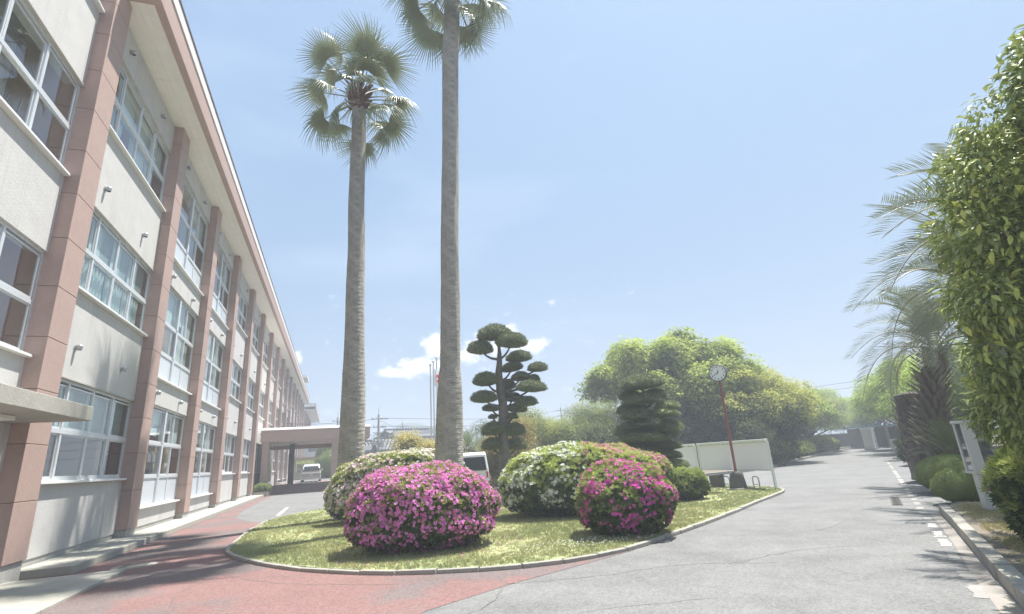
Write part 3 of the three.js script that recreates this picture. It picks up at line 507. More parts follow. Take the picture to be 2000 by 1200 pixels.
// ---- broad trees: trunk, limbs, leaf clusters through lobes
function tree(name, label, category, pos, o, group) {
  const t = thing(name, label, category, pos, 0, group); rnd = rngOf(o.sd * 131 + 7);
  const lean = o.lean ?? [0, 0], h0 = o.fork ?? o.h * 0.35;
  part(t, 'trunk', taper([[0, -0.05, 0], [lean[0] * 0.3, h0 * 0.5, lean[1] * 0.3], [lean[0], h0, lean[1]]], [o.r * 1.35, o.r, o.r * 0.85], 12, 6, 0.12), o.bark ?? M.trunk);
  const gs = []; for (const l of o.lobes) { const e = V(...l.c); gs.push(taper([[lean[0], h0 * rr(0.75, 1), lean[1]], [lean[0] + (e.x - lean[0]) * 0.45 + rr(-.3, .3), h0 + (e.y - h0) * rr(0.35, 0.5), lean[1] + (e.z - lean[1]) * 0.45 + rr(-.3, .3)], [e.x, e.y, e.z]], [o.r * 0.5, o.r * 0.28, o.r * 0.08], 6, 4));
    for (let k = 0; k < (o.twigs ?? 4); k++) { const d = sph(); gs.push(taper([[e.x * 0.7 + lean[0] * 0.3, h0 + (e.y - h0) * 0.7, e.z * 0.7 + lean[1] * 0.3], [e.x + d.x * l.r[0] * 0.4, e.y + d.y * l.r[1] * 0.4, e.z + d.z * l.r[2] * 0.4], [e.x + d.x * l.r[0] * 0.9, e.y + d.y * l.r[1] * 0.9, e.z + d.z * l.r[2] * 0.9]], [o.r * 0.16, o.r * 0.09, o.r * 0.03], 4, 3)); } }
  part(t, 'limbs', merge(gs), o.bark ?? M.trunk);
  const L = []; for (const l of o.lobes) { const A = (l.r[0] * l.r[1] + l.r[1] * l.r[2] + l.r[0] * l.r[2]) * 4.2, n = Math.round(A * o.density * (l.k ?? 1));
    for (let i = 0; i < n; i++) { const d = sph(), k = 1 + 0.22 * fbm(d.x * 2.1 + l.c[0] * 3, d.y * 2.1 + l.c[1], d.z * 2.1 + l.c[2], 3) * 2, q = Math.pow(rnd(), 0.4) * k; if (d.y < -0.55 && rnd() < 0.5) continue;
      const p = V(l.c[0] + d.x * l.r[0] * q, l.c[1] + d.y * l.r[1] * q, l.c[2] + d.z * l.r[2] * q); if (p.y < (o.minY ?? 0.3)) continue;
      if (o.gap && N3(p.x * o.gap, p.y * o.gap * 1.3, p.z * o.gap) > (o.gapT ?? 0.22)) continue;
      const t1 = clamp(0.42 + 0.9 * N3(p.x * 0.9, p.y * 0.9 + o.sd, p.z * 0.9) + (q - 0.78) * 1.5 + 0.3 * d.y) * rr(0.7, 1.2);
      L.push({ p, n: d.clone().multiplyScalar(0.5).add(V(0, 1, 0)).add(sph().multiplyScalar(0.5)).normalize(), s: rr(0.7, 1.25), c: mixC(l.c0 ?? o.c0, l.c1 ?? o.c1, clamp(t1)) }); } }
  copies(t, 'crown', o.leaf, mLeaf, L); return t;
}
function blob(n, R, y, ry, lobeR, sd, lo = 0.25, squash = 0.8) { const r = rngOf(sd), out = []; for (let i = 0; i < n; i++) { const a = i / n * TAU * 2.39 + r() * 0.6, f = Math.sqrt((i + 0.5) / n) * R, hh = Math.sqrt(Math.max(0, 1 - (f / R) ** 2)); const lr = lobeR * (0.75 + 0.5 * r()); out.push({ c: [Math.cos(a) * f, y + hh * ry * (lo + (1 - lo) * r()) - 0.15 * ry, Math.sin(a) * f], r: [lr, lr * squash, lr] }); } return out; }

// ---- fan palm
function fanFrond(sd, pet, R) {
  const r = rngOf(sd), gs = [];
  const pts = [[0, 0, 0], [0, pet * 0.5, 0.03], [0, pet, 0.0]];
  const stem = taper(pts, [0.035, 0.022, 0.018], 5, 4);
  const n = 40, P = [], spread = 1.85;
  for (let k = 0; k < n; k++) {
    const a = (k / (n - 1) - 0.5) * 2 * spread, len = R * (0.72 + 0.28 * Math.cos(a * 0.55)) * (0.88 + 0.24 * r()), cx = Math.sin(a), cy = Math.cos(a);
    const dr = 0.55 + 0.5 * r(), tw = (r() - 0.5) * 0.5, st = [0, 0.26, 0.5, 0.75, 1], wd = [0.009, 0.029, 0.019, 0.010, 0.002].map(w => w * R * 1.05);
    let prev = null;
    st.forEach((t, i) => { const rad = len * t * (1 - 0.12 * t), z = -len * (0.10 * t * t + dr * 0.46 * Math.max(0, t - 0.38) ** 1.5 * 2.2) - 0.08 * Math.abs(a) * t * len; const side = V(cy, -cx, tw * t).normalize(), mid = V(cx * rad, pet + cy * rad, z), up = V(0, 0, 1).multiplyScalar(wd[i] * 0.55);
      const A = mid.clone().addScaledVector(side, wd[i]), B = mid.clone().addScaledVector(side, -wd[i]), Mm = mid.clone().add(up);
      if (prev) for (const [p, q, s, u] of [[prev[0], prev[1], A, Mm], [prev[1], prev[2], Mm, B]]) P.push(...p.toArray(), ...q.toArray(), ...s.toArray(), ...s.toArray(), ...q.toArray(), ...u.toArray());
      prev = [A, Mm, B]; });
  }
  return { stem, fan: tri(P) };
}
const fans = [fanFrond(1, 1.25, 1.2), fanFrond(2, 1.1, 1.15), fanFrond(3, 1.5, 1.2), fanFrond(4, 1.35, 1.28)];
const mFan = leafM([0.28, 0.31, 0.18], 0.35, { roughness: 0.45 }), mFanDry = leafM([0.24, 0.21, 0.12], 0.2), mStem = std([0.22, 0.20, 0.10], { roughness: 0.5 });
function fanPalm(label, pos, top, rads, n, sd, lowest) {
  const t = thing('fan_palm', label, 'palm tree', pos, 0, 'tall fan palms on the lawn'); rnd = rngOf(sd);
  const hgt = top[1] - pos[1], NR = 360, SEG = 40, P = [], UV = [], I = [];
  for (let i = 0; i <= NR; i++) { const y = i / NR * hgt, f = i / NR; let k = 0; while (k < rads.length - 2 && y > rads[k + 1][0]) k++; const [ya, ra] = rads[k], [yb, rb] = rads[k + 1]; let R = ra + (rb - ra) * clamp((y - ya) / (yb - ya));
    const cx = (top[0] - pos[0]) * f + 0.05 * N3(y * 0.35, sd, 0.5), cz = (top[2] - pos[2]) * f + 0.05 * N3(y * 0.35, 0.3, sd);
    for (let j = 0; j <= SEG; j++) { const a = j / SEG * TAU, n1 = N3(Math.cos(a) * 1.6 + sd, y * 0.7, Math.sin(a) * 1.6), n2 = N3(Math.cos(a) * 5 + sd, y * 3.2, Math.sin(a) * 5); const r = R * (1 + 0.06 * n1 + 0.03 * n2 + 0.014 * Math.sin(y * TAU / 0.14 + 2.2 * n1)); P.push(cx + Math.cos(a) * r, y - 0.05, cz + Math.sin(a) * r); UV.push(j / SEG * 2, y); } }
  for (let i = 0; i < NR; i++) for (let j = 0; j < SEG; j++) { const a = i * (SEG + 1) + j, b = a + SEG + 1; I.push(a, b, a + 1, b, b + 1, a + 1); }
  const g = new THREE.BufferGeometry(); g.setAttribute('position', new THREE.Float32BufferAttribute(P, 3)); g.setAttribute('uv', new THREE.Float32BufferAttribute(UV, 2)); g.setIndex(I); g.computeVertexNormals();
  part(t, 'trunk', g, M.palm);
  const c = V(top[0] - pos[0], hgt, top[2] - pos[2]);
  const boots = []; for (let i = 0; i < 46; i++) { const a = i * 2.4, y = hgt - 0.75 + i * 0.022, b = leafGeo(0.42, 0.17, 0.4, -0.2, 2).rotateX(0.35 + 0.3 * rnd()).rotateY(a).translate(c.x + Math.sin(a) * 0.26, y, c.z + Math.cos(a) * 0.26); boots.push(b); }
  boots.push(new THREE.SphereGeometry(0.33, 12, 8).scale(1, 1.5, 1).translate(c.x, hgt - 0.25, c.z));
  part(t, 'frond_bases', merge(boots), M.palmfibre);
  for (let i = 0; i < n; i++) {
    const f = i / (n - 1), el = lowest + (88 - lowest) * Math.pow(f, 0.9), az = i * 2.39996 + rr(-0.25, 0.25), e = el * Math.PI / 180, d = V(Math.cos(e) * Math.cos(az), Math.sin(e), Math.cos(e) * Math.sin(az)).normalize();
    const v = fans[i % 4], fr = part(t, 'frond', v.fan, mFan), s = rr(0.88, 1.1);
    // frond axis +y -> d, its face (+z) turned to the sky
    const y = d.clone(), zUp = UP.clone().addScaledVector(y, -UP.dot(y)); if (zUp.lengthSq() < 0.02) zUp.set(Math.cos(az), 0, Math.sin(az)); zUp.normalize().applyAxisAngle(y, rr(-0.7, 0.7)); const x = V().crossVectors(y, zUp).normalize();
    fr.matrix.makeBasis(x, y, zUp); fr.quaternion.setFromRotationMatrix(fr.matrix); fr.position.copy(c).addScaledVector(d, 0.2).add(V(0, -0.3 + 0.45 * f, 0)); fr.scale.setScalar(s);
    part(fr, 'stalk', v.stem, mStem);
  }
  return t;
}
// ---- feather palms (jelly palm, sago): arching rachis with narrow leaflets
function pinnate(sd, L, arch, leaf, n, vee = 0.5) {
  const r = rngOf(sd), pts = []; for (let i = 0; i <= 8; i++) { const t = i / 8; pts.push(V(0, L * (t - arch * 0.28 * t * t * t), -L * arch * 0.75 * t * t * t)); }
  const c = new THREE.CatmullRomCurve3(pts), P = [], stem = taper(pts, [0.024 * L / 2, 0.016 * L / 2, 0.005], 5, 2);
  for (let k = 0; k < n; k++) for (const sg of [-1, 1]) { const t = 0.16 + 0.84 * (k + r() * 0.5) / n, q = c.getPoint(t), tg = c.getTangent(t), s = V(sg, 0, 0), up = V().crossVectors(V(1, 0, 0), tg).normalize(); const len = leaf * (0.45 + 1.1 * Math.sin(Math.PI * (0.12 + 0.8 * t))) * (0.85 + 0.3 * r()), d = s.clone().multiplyScalar(0.75).addScaledVector(tg, 0.62).addScaledVector(up, vee * (0.7 + 0.6 * r())).normalize(), w = V().crossVectors(d, up).normalize().multiplyScalar(0.0115 * leaf / 0.45);
    const m = q.clone().addScaledVector(d, len * 0.55), e = q.clone().addScaledVector(d, len).add(V(0, 0, -0.12 * len)); P.push(...q.toArray(), ...m.clone().add(w).toArray(), ...m.clone().sub(w).toArray(), ...m.clone().add(w).toArray(), ...e.toArray(), ...m.clone().sub(w).toArray()); }
  return { stem, fan: tri(P) };
}
function featherPalm(name, label, pos, hgt, r0, fr, n, mat, o = {}, group) {
  const t = thing(name, label, 'palm tree', pos, 0, group); rnd = rngOf(o.sd ?? 5); const lx = o.lean ?? [0, 0];
  part(t, 'trunk', taper([[0, -0.05, 0], [lx[0] * 0.3, hgt * 0.5, lx[1] * 0.3], [lx[0], hgt, lx[1]]], [r0 * 1.1, r0, r0 * 0.95], 14, 8, 0.1), o.bark ?? M.darktrunk);
  const bg = leafGeo(0.5, 0.11, 0.5, -0.25, 2), boots = []; const nb = o.boots ?? 90;
  for (let i = 0; i < nb; i++) { const a = i * 2.4, f = i / nb, y = hgt * (o.bootFrom ?? 0.35) + hgt * (1 - (o.bootFrom ?? 0.35)) * f, k = y / hgt; boots.push(bg.clone().scale(1, rr(0.7, 1.2), 1).rotateX(0.35 + 0.25 * rnd()).rotateY(a).translate(lx[0] * k * k + Math.sin(a) * r0 * 0.85, y - 0.12, lx[1] * k * k + Math.cos(a) * r0 * 0.85)); }
  part(t, 'leaf_bases', merge(boots), o.bootMat ?? M.trunk);
  const c = V(lx[0], hgt, lx[1]);
  for (let i = 0; i < n; i++) { const f = i / (n - 1), el = ((o.low ?? -25) + (85 - (o.low ?? -25)) * Math.pow(f, 0.8)) * Math.PI / 180, az = i * 2.39996 + rr(-0.2, 0.2), d = V(Math.cos(el) * Math.cos(az), Math.sin(el), Math.cos(el) * Math.sin(az)), v = fr[i % fr.length];
    const zUp = UP.clone().addScaledVector(d, -d.y); if (zUp.lengthSq() < 0.02) zUp.set(1, 0, 0); zUp.normalize(); const x = V().crossVectors(d, zUp).normalize(); const m = part(t, 'frond', v.fan, mat); m.matrix.makeBasis(x, d, zUp); m.quaternion.setFromRotationMatrix(m.matrix); m.position.copy(c).addScaledVector(d, 0.12); m.scale.setScalar(rr(0.85, 1.1)); part(m, 'stalk', v.stem, mStem); }
  return t;
}

// ================================================================ THE LAWN AND ITS PLANTS
{ rnd = rngOf(42); const bl = []; for (let i = 0; i < 9; i++) { const h = rr(0.022, 0.05), a = rr(0, TAU), x = rr(-0.035, 0.035), z = rr(-0.035, 0.035), w = 0.0035, lx = rr(-0.02, 0.02), lz = rr(-0.02, 0.02); bl.push(x - Math.cos(a) * w, 0, z - Math.sin(a) * w, x + Math.cos(a) * w, 0, z + Math.sin(a) * w, x + lx, h, z + lz); }
  const tuft = tri(bl), L = []; const gp = isl.map(([x, z]) => [6.2 + (x - 6.2) * 0.992, -15.4 + (z + 15.4) * 0.992]);
  for (let k = 0; L.length < 62000 && k < 400000; k++) { const x = rr(-2.2, 14.4), z = rr(-23.6, -7.5); const d = Math.hypot(x, z); if (rnd() > clamp(13 / d) ** 1.6) continue; if (!inPoly(gp, x, z)) continue; const m = N3(x * 0.55, 2, z * 0.55) + 0.5 * N3(x * 1.7, 5, z * 1.7); if (m < -0.25 && rnd() < 0.6) continue;
    L.push({ p: V(x, 0.054, z), n: UP, s: rr(0.7, 1.5), c: mixC([1.0, 0.95, 0.9], [1.5, 1.25, 1.3], clamp(0.5 - m + rr(-0.2, 0.2))) }); }
  const g = struct('grass', null); g.userData.kind = 'stuff'; scene.remove(g); const im = copies(scene, 'grass', tuft, M.grass, L); im.userData.label = 'short mown grass covering the lawn island';
  const B = []; for (let k = 0; k < 26000; k++) { const x = rr(5.2, 13.6), z = rr(-8.2, -1.5); if (!inPoly(bedPoly, x - 0.12, z - 0.12)) continue; const m = N3(x * 0.9, 3, z * 0.9); if (m < -0.1 && rnd() < 0.7) continue; B.push({ p: V(x, 0.118, z), n: UP, s: rr(0.6, 1.3), c: mixC([1.15, 0.95, 0.8], [1.5, 1.2, 1.0], rnd()) }); }
  const bg = copies(scene, 'verge_grass', tuft, M.grass, B); bg.userData.label = 'sparse dry grass on the planted bed behind the right kerb';
  // clover flowers near the lawn's front edge
  const cf = new THREE.SphereGeometry(0.009, 6, 5), K = []; for (let i = 0; i < 150; i++) { const x = 4.1 + rr(-1.1, 1.1) * (0.4 + rnd()), z = -8.55 + rr(-0.45, 0.35); if (inPoly(gp, x, z)) K.push({ p: V(x, 0.095, z), n: UP, s: rr(0.8, 1.3) }); }
  const cl = copies(scene, 'clover_flowers', cf, std([0.7, 0.68, 0.6]), K); cl.userData.label = 'tiny white clover flowers in the grass'; }

const P1 = fanPalm('shorter fan palm with its whole crown in view, left of its twin', [0.55, 0.05, -17.5], [0.46, 15.5, -17.5], [[0, 0.48], [1.2, 0.42], [4.6, 0.36], [5.6, 0.33], [8, 0.3], [12.5, 0.275], [15.2, 0.26]], 28, 3, -52);
const P2 = fanPalm('taller fan palm rising out of the picture, right of its twin', [2.95, 0.05, -14.28], [3.5, 18.4, -14.1], [[0, 0.44], [1.4, 0.395], [3.4, 0.355], [4.2, 0.295], [8, 0.275], [12, 0.275], [18.4, 0.28]], 34, 9, -62);

const petals = (a, b, n, sd) => { const r = rngOf(sd); return Array.from({ length: n }, () => { const c = mixC(a, b, r()); return leafM([c.r, c.g, c.b], 0.3, { roughness: 0.8, specularIntensity: 0.4 }); }); };
const mag0 = [0.74, 0.18, 0.53], mag1 = [0.88, 0.38, 0.76];
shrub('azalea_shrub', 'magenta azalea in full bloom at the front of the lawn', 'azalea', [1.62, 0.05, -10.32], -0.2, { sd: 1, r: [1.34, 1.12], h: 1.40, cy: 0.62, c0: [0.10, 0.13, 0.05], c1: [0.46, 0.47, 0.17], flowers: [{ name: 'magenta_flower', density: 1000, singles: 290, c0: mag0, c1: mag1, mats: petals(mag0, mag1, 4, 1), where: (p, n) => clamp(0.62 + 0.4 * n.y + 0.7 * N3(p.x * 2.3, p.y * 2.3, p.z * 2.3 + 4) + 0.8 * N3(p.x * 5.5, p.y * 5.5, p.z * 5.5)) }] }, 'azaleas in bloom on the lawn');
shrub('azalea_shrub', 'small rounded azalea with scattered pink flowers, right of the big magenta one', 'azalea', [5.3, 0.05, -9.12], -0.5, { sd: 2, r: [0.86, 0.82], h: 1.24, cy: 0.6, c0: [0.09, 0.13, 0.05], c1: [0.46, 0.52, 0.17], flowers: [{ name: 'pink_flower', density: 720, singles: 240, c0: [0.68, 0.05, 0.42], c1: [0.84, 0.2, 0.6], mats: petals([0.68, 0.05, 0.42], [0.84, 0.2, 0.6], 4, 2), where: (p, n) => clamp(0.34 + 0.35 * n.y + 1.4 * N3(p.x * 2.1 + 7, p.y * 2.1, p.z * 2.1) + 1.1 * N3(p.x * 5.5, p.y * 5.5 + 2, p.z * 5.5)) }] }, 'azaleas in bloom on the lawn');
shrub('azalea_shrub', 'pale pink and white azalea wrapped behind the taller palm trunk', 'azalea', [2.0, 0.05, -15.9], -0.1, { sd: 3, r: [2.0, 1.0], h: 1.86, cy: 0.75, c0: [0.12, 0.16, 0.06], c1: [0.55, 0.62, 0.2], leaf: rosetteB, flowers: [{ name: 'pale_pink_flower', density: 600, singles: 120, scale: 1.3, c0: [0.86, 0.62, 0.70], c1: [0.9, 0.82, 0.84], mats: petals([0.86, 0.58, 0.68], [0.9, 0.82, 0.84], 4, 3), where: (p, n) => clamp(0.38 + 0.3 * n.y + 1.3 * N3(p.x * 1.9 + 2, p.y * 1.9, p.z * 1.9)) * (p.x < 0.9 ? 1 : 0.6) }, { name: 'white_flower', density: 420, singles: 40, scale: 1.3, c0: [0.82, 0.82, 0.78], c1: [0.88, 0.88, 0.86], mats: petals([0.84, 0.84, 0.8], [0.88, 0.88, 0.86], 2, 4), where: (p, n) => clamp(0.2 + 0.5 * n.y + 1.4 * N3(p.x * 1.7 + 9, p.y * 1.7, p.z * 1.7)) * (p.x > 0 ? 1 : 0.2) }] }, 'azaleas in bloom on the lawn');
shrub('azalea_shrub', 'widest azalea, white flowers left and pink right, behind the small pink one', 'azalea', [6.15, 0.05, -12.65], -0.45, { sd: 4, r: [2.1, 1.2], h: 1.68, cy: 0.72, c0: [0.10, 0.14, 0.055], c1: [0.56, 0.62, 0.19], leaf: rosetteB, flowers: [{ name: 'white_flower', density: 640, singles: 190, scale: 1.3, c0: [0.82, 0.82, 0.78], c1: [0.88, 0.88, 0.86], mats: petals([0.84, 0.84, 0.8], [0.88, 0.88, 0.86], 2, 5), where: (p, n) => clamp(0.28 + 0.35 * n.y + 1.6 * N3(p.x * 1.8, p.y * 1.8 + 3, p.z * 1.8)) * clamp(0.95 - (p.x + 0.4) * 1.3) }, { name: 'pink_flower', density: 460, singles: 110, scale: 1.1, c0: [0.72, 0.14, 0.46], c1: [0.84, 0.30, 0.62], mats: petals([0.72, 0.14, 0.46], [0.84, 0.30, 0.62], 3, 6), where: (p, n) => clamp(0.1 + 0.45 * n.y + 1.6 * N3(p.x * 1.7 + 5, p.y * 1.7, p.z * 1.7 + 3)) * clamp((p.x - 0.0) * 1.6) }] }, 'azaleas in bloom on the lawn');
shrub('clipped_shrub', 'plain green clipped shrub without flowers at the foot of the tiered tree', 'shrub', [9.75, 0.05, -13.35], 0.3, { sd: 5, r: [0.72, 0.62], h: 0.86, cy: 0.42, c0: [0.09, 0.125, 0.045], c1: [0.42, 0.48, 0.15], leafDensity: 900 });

// cloud-pruned trees
function cloudTree(name, label, pos, trunkPts, rads, padList, mats, group) {
  const t = thing(name, label, 'topiary tree', pos, 0, group); rnd = rngOf(padList.length * 13);
  part(t, 'trunk', taper(trunkPts, rads, 10, 6, 0.15), M.darktrunk); const tc = new THREE.CatmullRomCurve3(trunkPts.map(p => V(...p)));
  padList.forEach(([x, y, z, rx, ry, rz, m = 0], i) => {
    const p = part(t, 'foliage_pad', pads[i % 3], mats[m], [x, y, z], [rr(-0.1, 0.1), rr(0, TAU), rr(-0.12, 0.12)], [rx, ry, rz]);
    let best = trunkPts[0]; for (let k = 0; k <= 20; k++) { const q = tc.getPoint(k / 20); if (q.y < y - 0.12 && Math.abs(q.y - (y - 0.45)) < Math.abs(best[1] - (y - 0.45))) best = q.toArray(); }
    part(t, 'branch', taper([best, [(best[0] + x) / 2, (best[1] + y) / 2 - 0.12, (best[2] + z) / 2], [x, y - ry * 0.1, z]], [0.06, 0.045, 0.025], 6, 4, 0.1), M.darktrunk);
  });
  return t;
}

// fallen petals under the front azaleas
{ rnd = rngOf(202); const pg = leafGeo(0.03, 0.022, 0.3, 0.3), P = []; for (let i = 0; i < 300; i++) { const b = i % 3 ? [1.62, -10.32, 1.65, 1.4] : [5.38, -9.22, 1.1, 1.05], a = rr(0, TAU), k = rr(0.75, 1.15) ; const px = b[0] + Math.cos(a) * b[2] * k, pz = b[1] + Math.sin(a) * b[3] * k; if (!inPoly(isl.map(([x, z]) => [6.2 + (x - 6.2) * 0.98, -15.4 + (z + 15.4) * 0.98]), px, pz)) continue; P.push({ p: V(px, 0.075, pz), n: sph(), s: rr(0.8, 1.3) }); }
  const f = copies(scene, 'fallen_petals', pg, petals([0.72, 0.2, 0.5], [0.8, 0.4, 0.66], 1, 8)[0], P); f.userData.label = 'fallen pink petals on the grass round the azaleas'; }
cloudTree('cloud_tree', 'tall cloud pruned tree with separate dark foliage pads on bent limbs', [6.12, 0.05, -19.04],
  [[0.02, -0.05, 0], [0.03, 1.55, 0], [0.0, 2.3, 0], [0.08, 3.26, 0.03], [0.01, 4.06, 0], [-0.03, 4.67, 0], [0.04, 5.3, 0], [0.04, 5.8, 0]], [0.24, 0.22, 0.2, 0.18, 0.15, 0.11, 0.06],
  [[-0.14, 6.24, 0.06, 0.70, 0.46, 0.63], [0.36, 5.81, 0.65, 0.63, 0.41, 0.56], [-0.69, 5.70, -0.21, 0.54, 0.39, 0.48], [0.84, 5.30, 0.08, 0.52, 0.34, 0.47], [0.52, 4.90, 0.07, 0.45, 0.25, 0.41], [1.51, 4.83, 0.34, 0.46, 0.28, 0.41], [0.82, 4.49, 0.18, 0.40, 0.27, 0.36], [1.25, 4.38, 0.45, 0.27, 0.22, 0.26], [-0.57, 4.39, 0.04, 0.53, 0.38, 0.47], [1.01, 3.99, 0.78, 0.60, 0.33, 0.54], [0.39, 4.22, -0.19, 0.33, 0.3, 0.30], [-0.70, 3.71, 0.10, 0.56, 0.33, 0.51], [0.55, 3.72, -0.13, 0.4, 0.25, 0.38], [0.86, 3.46, 0.51, 0.46, 0.28, 0.42], [-0.31, 3.36, -0.31, 0.41, 0.2, 0.37], [0.65, 3.28, 0.01, 0.38, 0.26, 0.35], [0.33, 3.0, 0.1, 0.30, 0.17, 0.27], [-0.34, 3.02, -0.11, 0.2, 0.13, 0.18], [-0.39, 2.5, 0.09, 0.48, 0.36, 0.43], [0.43, 2.42, 0.15, 0.45, 0.36, 0.40], [-0.40, 1.94, -0.12, 0.45, 0.33, 0.40], [0.59, 1.9, -0.12, 0.41, 0.33, 0.37]],
  [mPadD], null);
cloudTree('cloud_tree', 'dense tiered clipped tree with stacked dark pads in front of white boards', [10.47, 0.05, -15.85],
  [[0, -0.05, 0], [0.02, 1.2, 0], [-0.05, 2.3, 0], [0, 3.4, 0]], [0.2, 0.17, 0.13, 0.07],
  [[0.02, 3.72, 0.01, 0.83, 0.40, 0.75], [-0.29, 3.32, -0.42, 0.43, 0.26, 0.39], [0.53, 3.31, -0.01, 0.43, 0.27, 0.39], [-0.23, 3.11, 0.21, 0.68, 0.30, 0.62], [-0.47, 2.86, -0.42, 0.39, 0.26, 0.35], [-0.45, 2.59, 0.18, 0.64, 0.31, 0.58], [0.63, 2.83, 0.44, 0.46, 0.26, 0.42, 1], [0.31, 2.60, 0.57, 0.57, 0.21, 0.51, 1], [-0.19, 2.26, 0.24, 0.87, 0.31, 0.78], [0.71, 2.17, 0.49, 0.35, 0.26, 0.31, 1], [0.30, 2.07, 0.69, 0.45, 0.26, 0.41], [-0.60, 2.06, -0.38, 0.50, 0.34, 0.45], [-0.43, 1.80, 0.31, 0.85, 0.31, 0.78], [0.50, 1.86, 0.59, 0.30, 0.17, 0.27, 1], [0.35, 1.51, 0.12, 0.77, 0.26, 0.70], [-0.46, 1.42, 0.06, 0.76, 0.29, 0.68], [0.29, 1.23, 0.44, 0.57, 0.21, 0.51], [0.34, 0.94, 0.59, 0.45, 0.19, 0.41, 1], [-0.06, 0.92, 0.46, 0.56, 0.25, 0.51], [0.71, 0.87, 0.49, 0.38, 0.21, 0.35, 1], [-0.24, 0.6, 0.32, 0.57, 0.25, 0.51], [-0.20, 1.0, -0.13, 0.69, 0.34, 0.62]],
  [mPadD, mPadM], null);

// ---- clock on its pole
const fontB = await new FontLoader().loadAsync('fonts/droid/droid_sans_bold.typeface.json');
{ const k = thing('pole_clock', 'round white clock on a red brown pole set in a stone cone', 'clock', [12.92, 0.06, -14.66]);
  part(k, 'base', new THREE.LatheGeometry([[0, 0], [0.29, 0], [0.275, 0.08], [0.215, 0.46], [0.2, 0.53], [0.14, 0.56], [0, 0.57]].map(a => new THREE.Vector2(...a)), 28), M.darkstone);
  part(k, 'base_slab', box(0.75, 0.05, 0.6, 0, 0.0, 0, 0.012), M.concrete, [0.05, 0.015, 0]);
  part(k, 'pole', tube([[0, 0.5, 0], [0, 2, 0], [0, 3.68, 0]], 0.045, 12), M.redpole);
  const hd = part(k, 'clock_head', null, null, [0, 3.92, 0.0], [0, -0.98, 0]);   // face along +z, turned towards the drive
  part(hd, 'case', new THREE.LatheGeometry([[0, -0.09], [0.27, -0.09], [0.305, -0.07], [0.31, 0.09], [0.298, 0.1], [0.285, 0.098], [0.28, 0.08], [0, 0.08]].map(a => new THREE.Vector2(...a)), 40).rotateX(Math.PI / 2), std([0.10, 0.085, 0.08], { roughness: 0.45 }));
  part(hd, 'dial', new THREE.CircleGeometry(0.279, 40).translate(0, 0, 0.085), std([0.76, 0.77, 0.76], { roughness: 0.4 }));
  const nums = []; for (let h = 1; h <= 12; h++) { const g = new TextGeometry(String(h), { font: fontB, size: 0.062, depth: 0.003, curveSegments: 3 }); g.computeBoundingBox(); const b = g.boundingBox, a = h / 12 * TAU; nums.push(g.translate(-(b.max.x + b.min.x) / 2 + Math.sin(a) * 0.222, -(b.max.y + b.min.y) / 2 + Math.cos(a) * 0.222, 0.086)); }
  part(hd, 'numerals', merge(nums), M.black);
  const hand = (l, w, a, z) => { const s = new THREE.Shape([[-w, -0.05], [w, -0.05], [w * 0.6, l], [-w * 0.6, l]].map(p => new THREE.Vector2(...p))); return new THREE.ExtrudeGeometry(s, { depth: 0.004, bevelEnabled: false }).rotateZ(-a).translate(0, 0, z); };
  part(hd, 'hour_hand', hand(0.12, 0.014, (12 + 40 / 60) / 12 * TAU, 0.09), M.black); part(hd, 'minute_hand', hand(0.19, 0.010, 40 / 60 * TAU, 0.096), M.black);
  part(hd, 'bracket', box(0.06, 0.12, 0.06, 0, -0.33, 0), M.redpole); }
// ---- notice boards
function noticeBoard(label, p0, p1, n, posts) {
  const dx = p1[0] - p0[0], dz = p1[1] - p0[1], L = Math.hypot(dx, dz), t = thing('notice_board', label, 'notice board', [p0[0], 0.05, p0[1]], -Math.atan2(dz, dx), 'blank white notice boards at the lawn corner'), w = L / n;
  for (let i = 0; i < n; i++) { part(t, 'panel', box(w - 0.03, 0.86, 0.03, (i + 0.5) * w, 1.03, 0, 0.005), M.board); part(t, 'panel_frame', merge([box(w - 0.01, 0.04, 0.05, (i + 0.5) * w, 0.585, 0), box(w - 0.01, 0.04, 0.05, (i + 0.5) * w, 1.475, 0)]), M.alu);
    part(t, 'lamp_hood', box(w - 0.04, 0.07, 0.14, (i + 0.5) * w, 1.535, -0.02, 0.012), M.whitepaint); part(t, 'hood_bracket', merge([box(0.05, 0.05, 0.12, i * w + 0.3, 1.475, -0.06), box(0.05, 0.05, 0.12, (i + 1) * w - 0.25, 1.475, -0.06)]), M.whitepaint); }
  for (const i of posts) part(t, 'post', box(0.07, 1.5, 0.07, i * w, 0.74, 0, 0.008), M.whitepaint);
  return t;
}
noticeBoard('longer blank white notice board on posts behind the clock pole', [13.43, -13.57], [13.78, -17.5], 2, [0, 2]);
noticeBoard('blank white notice board panel partly hidden by the tiered clipped tree', [13.72, -17.62], [13.55, -19.65], 1, [0, 1]);
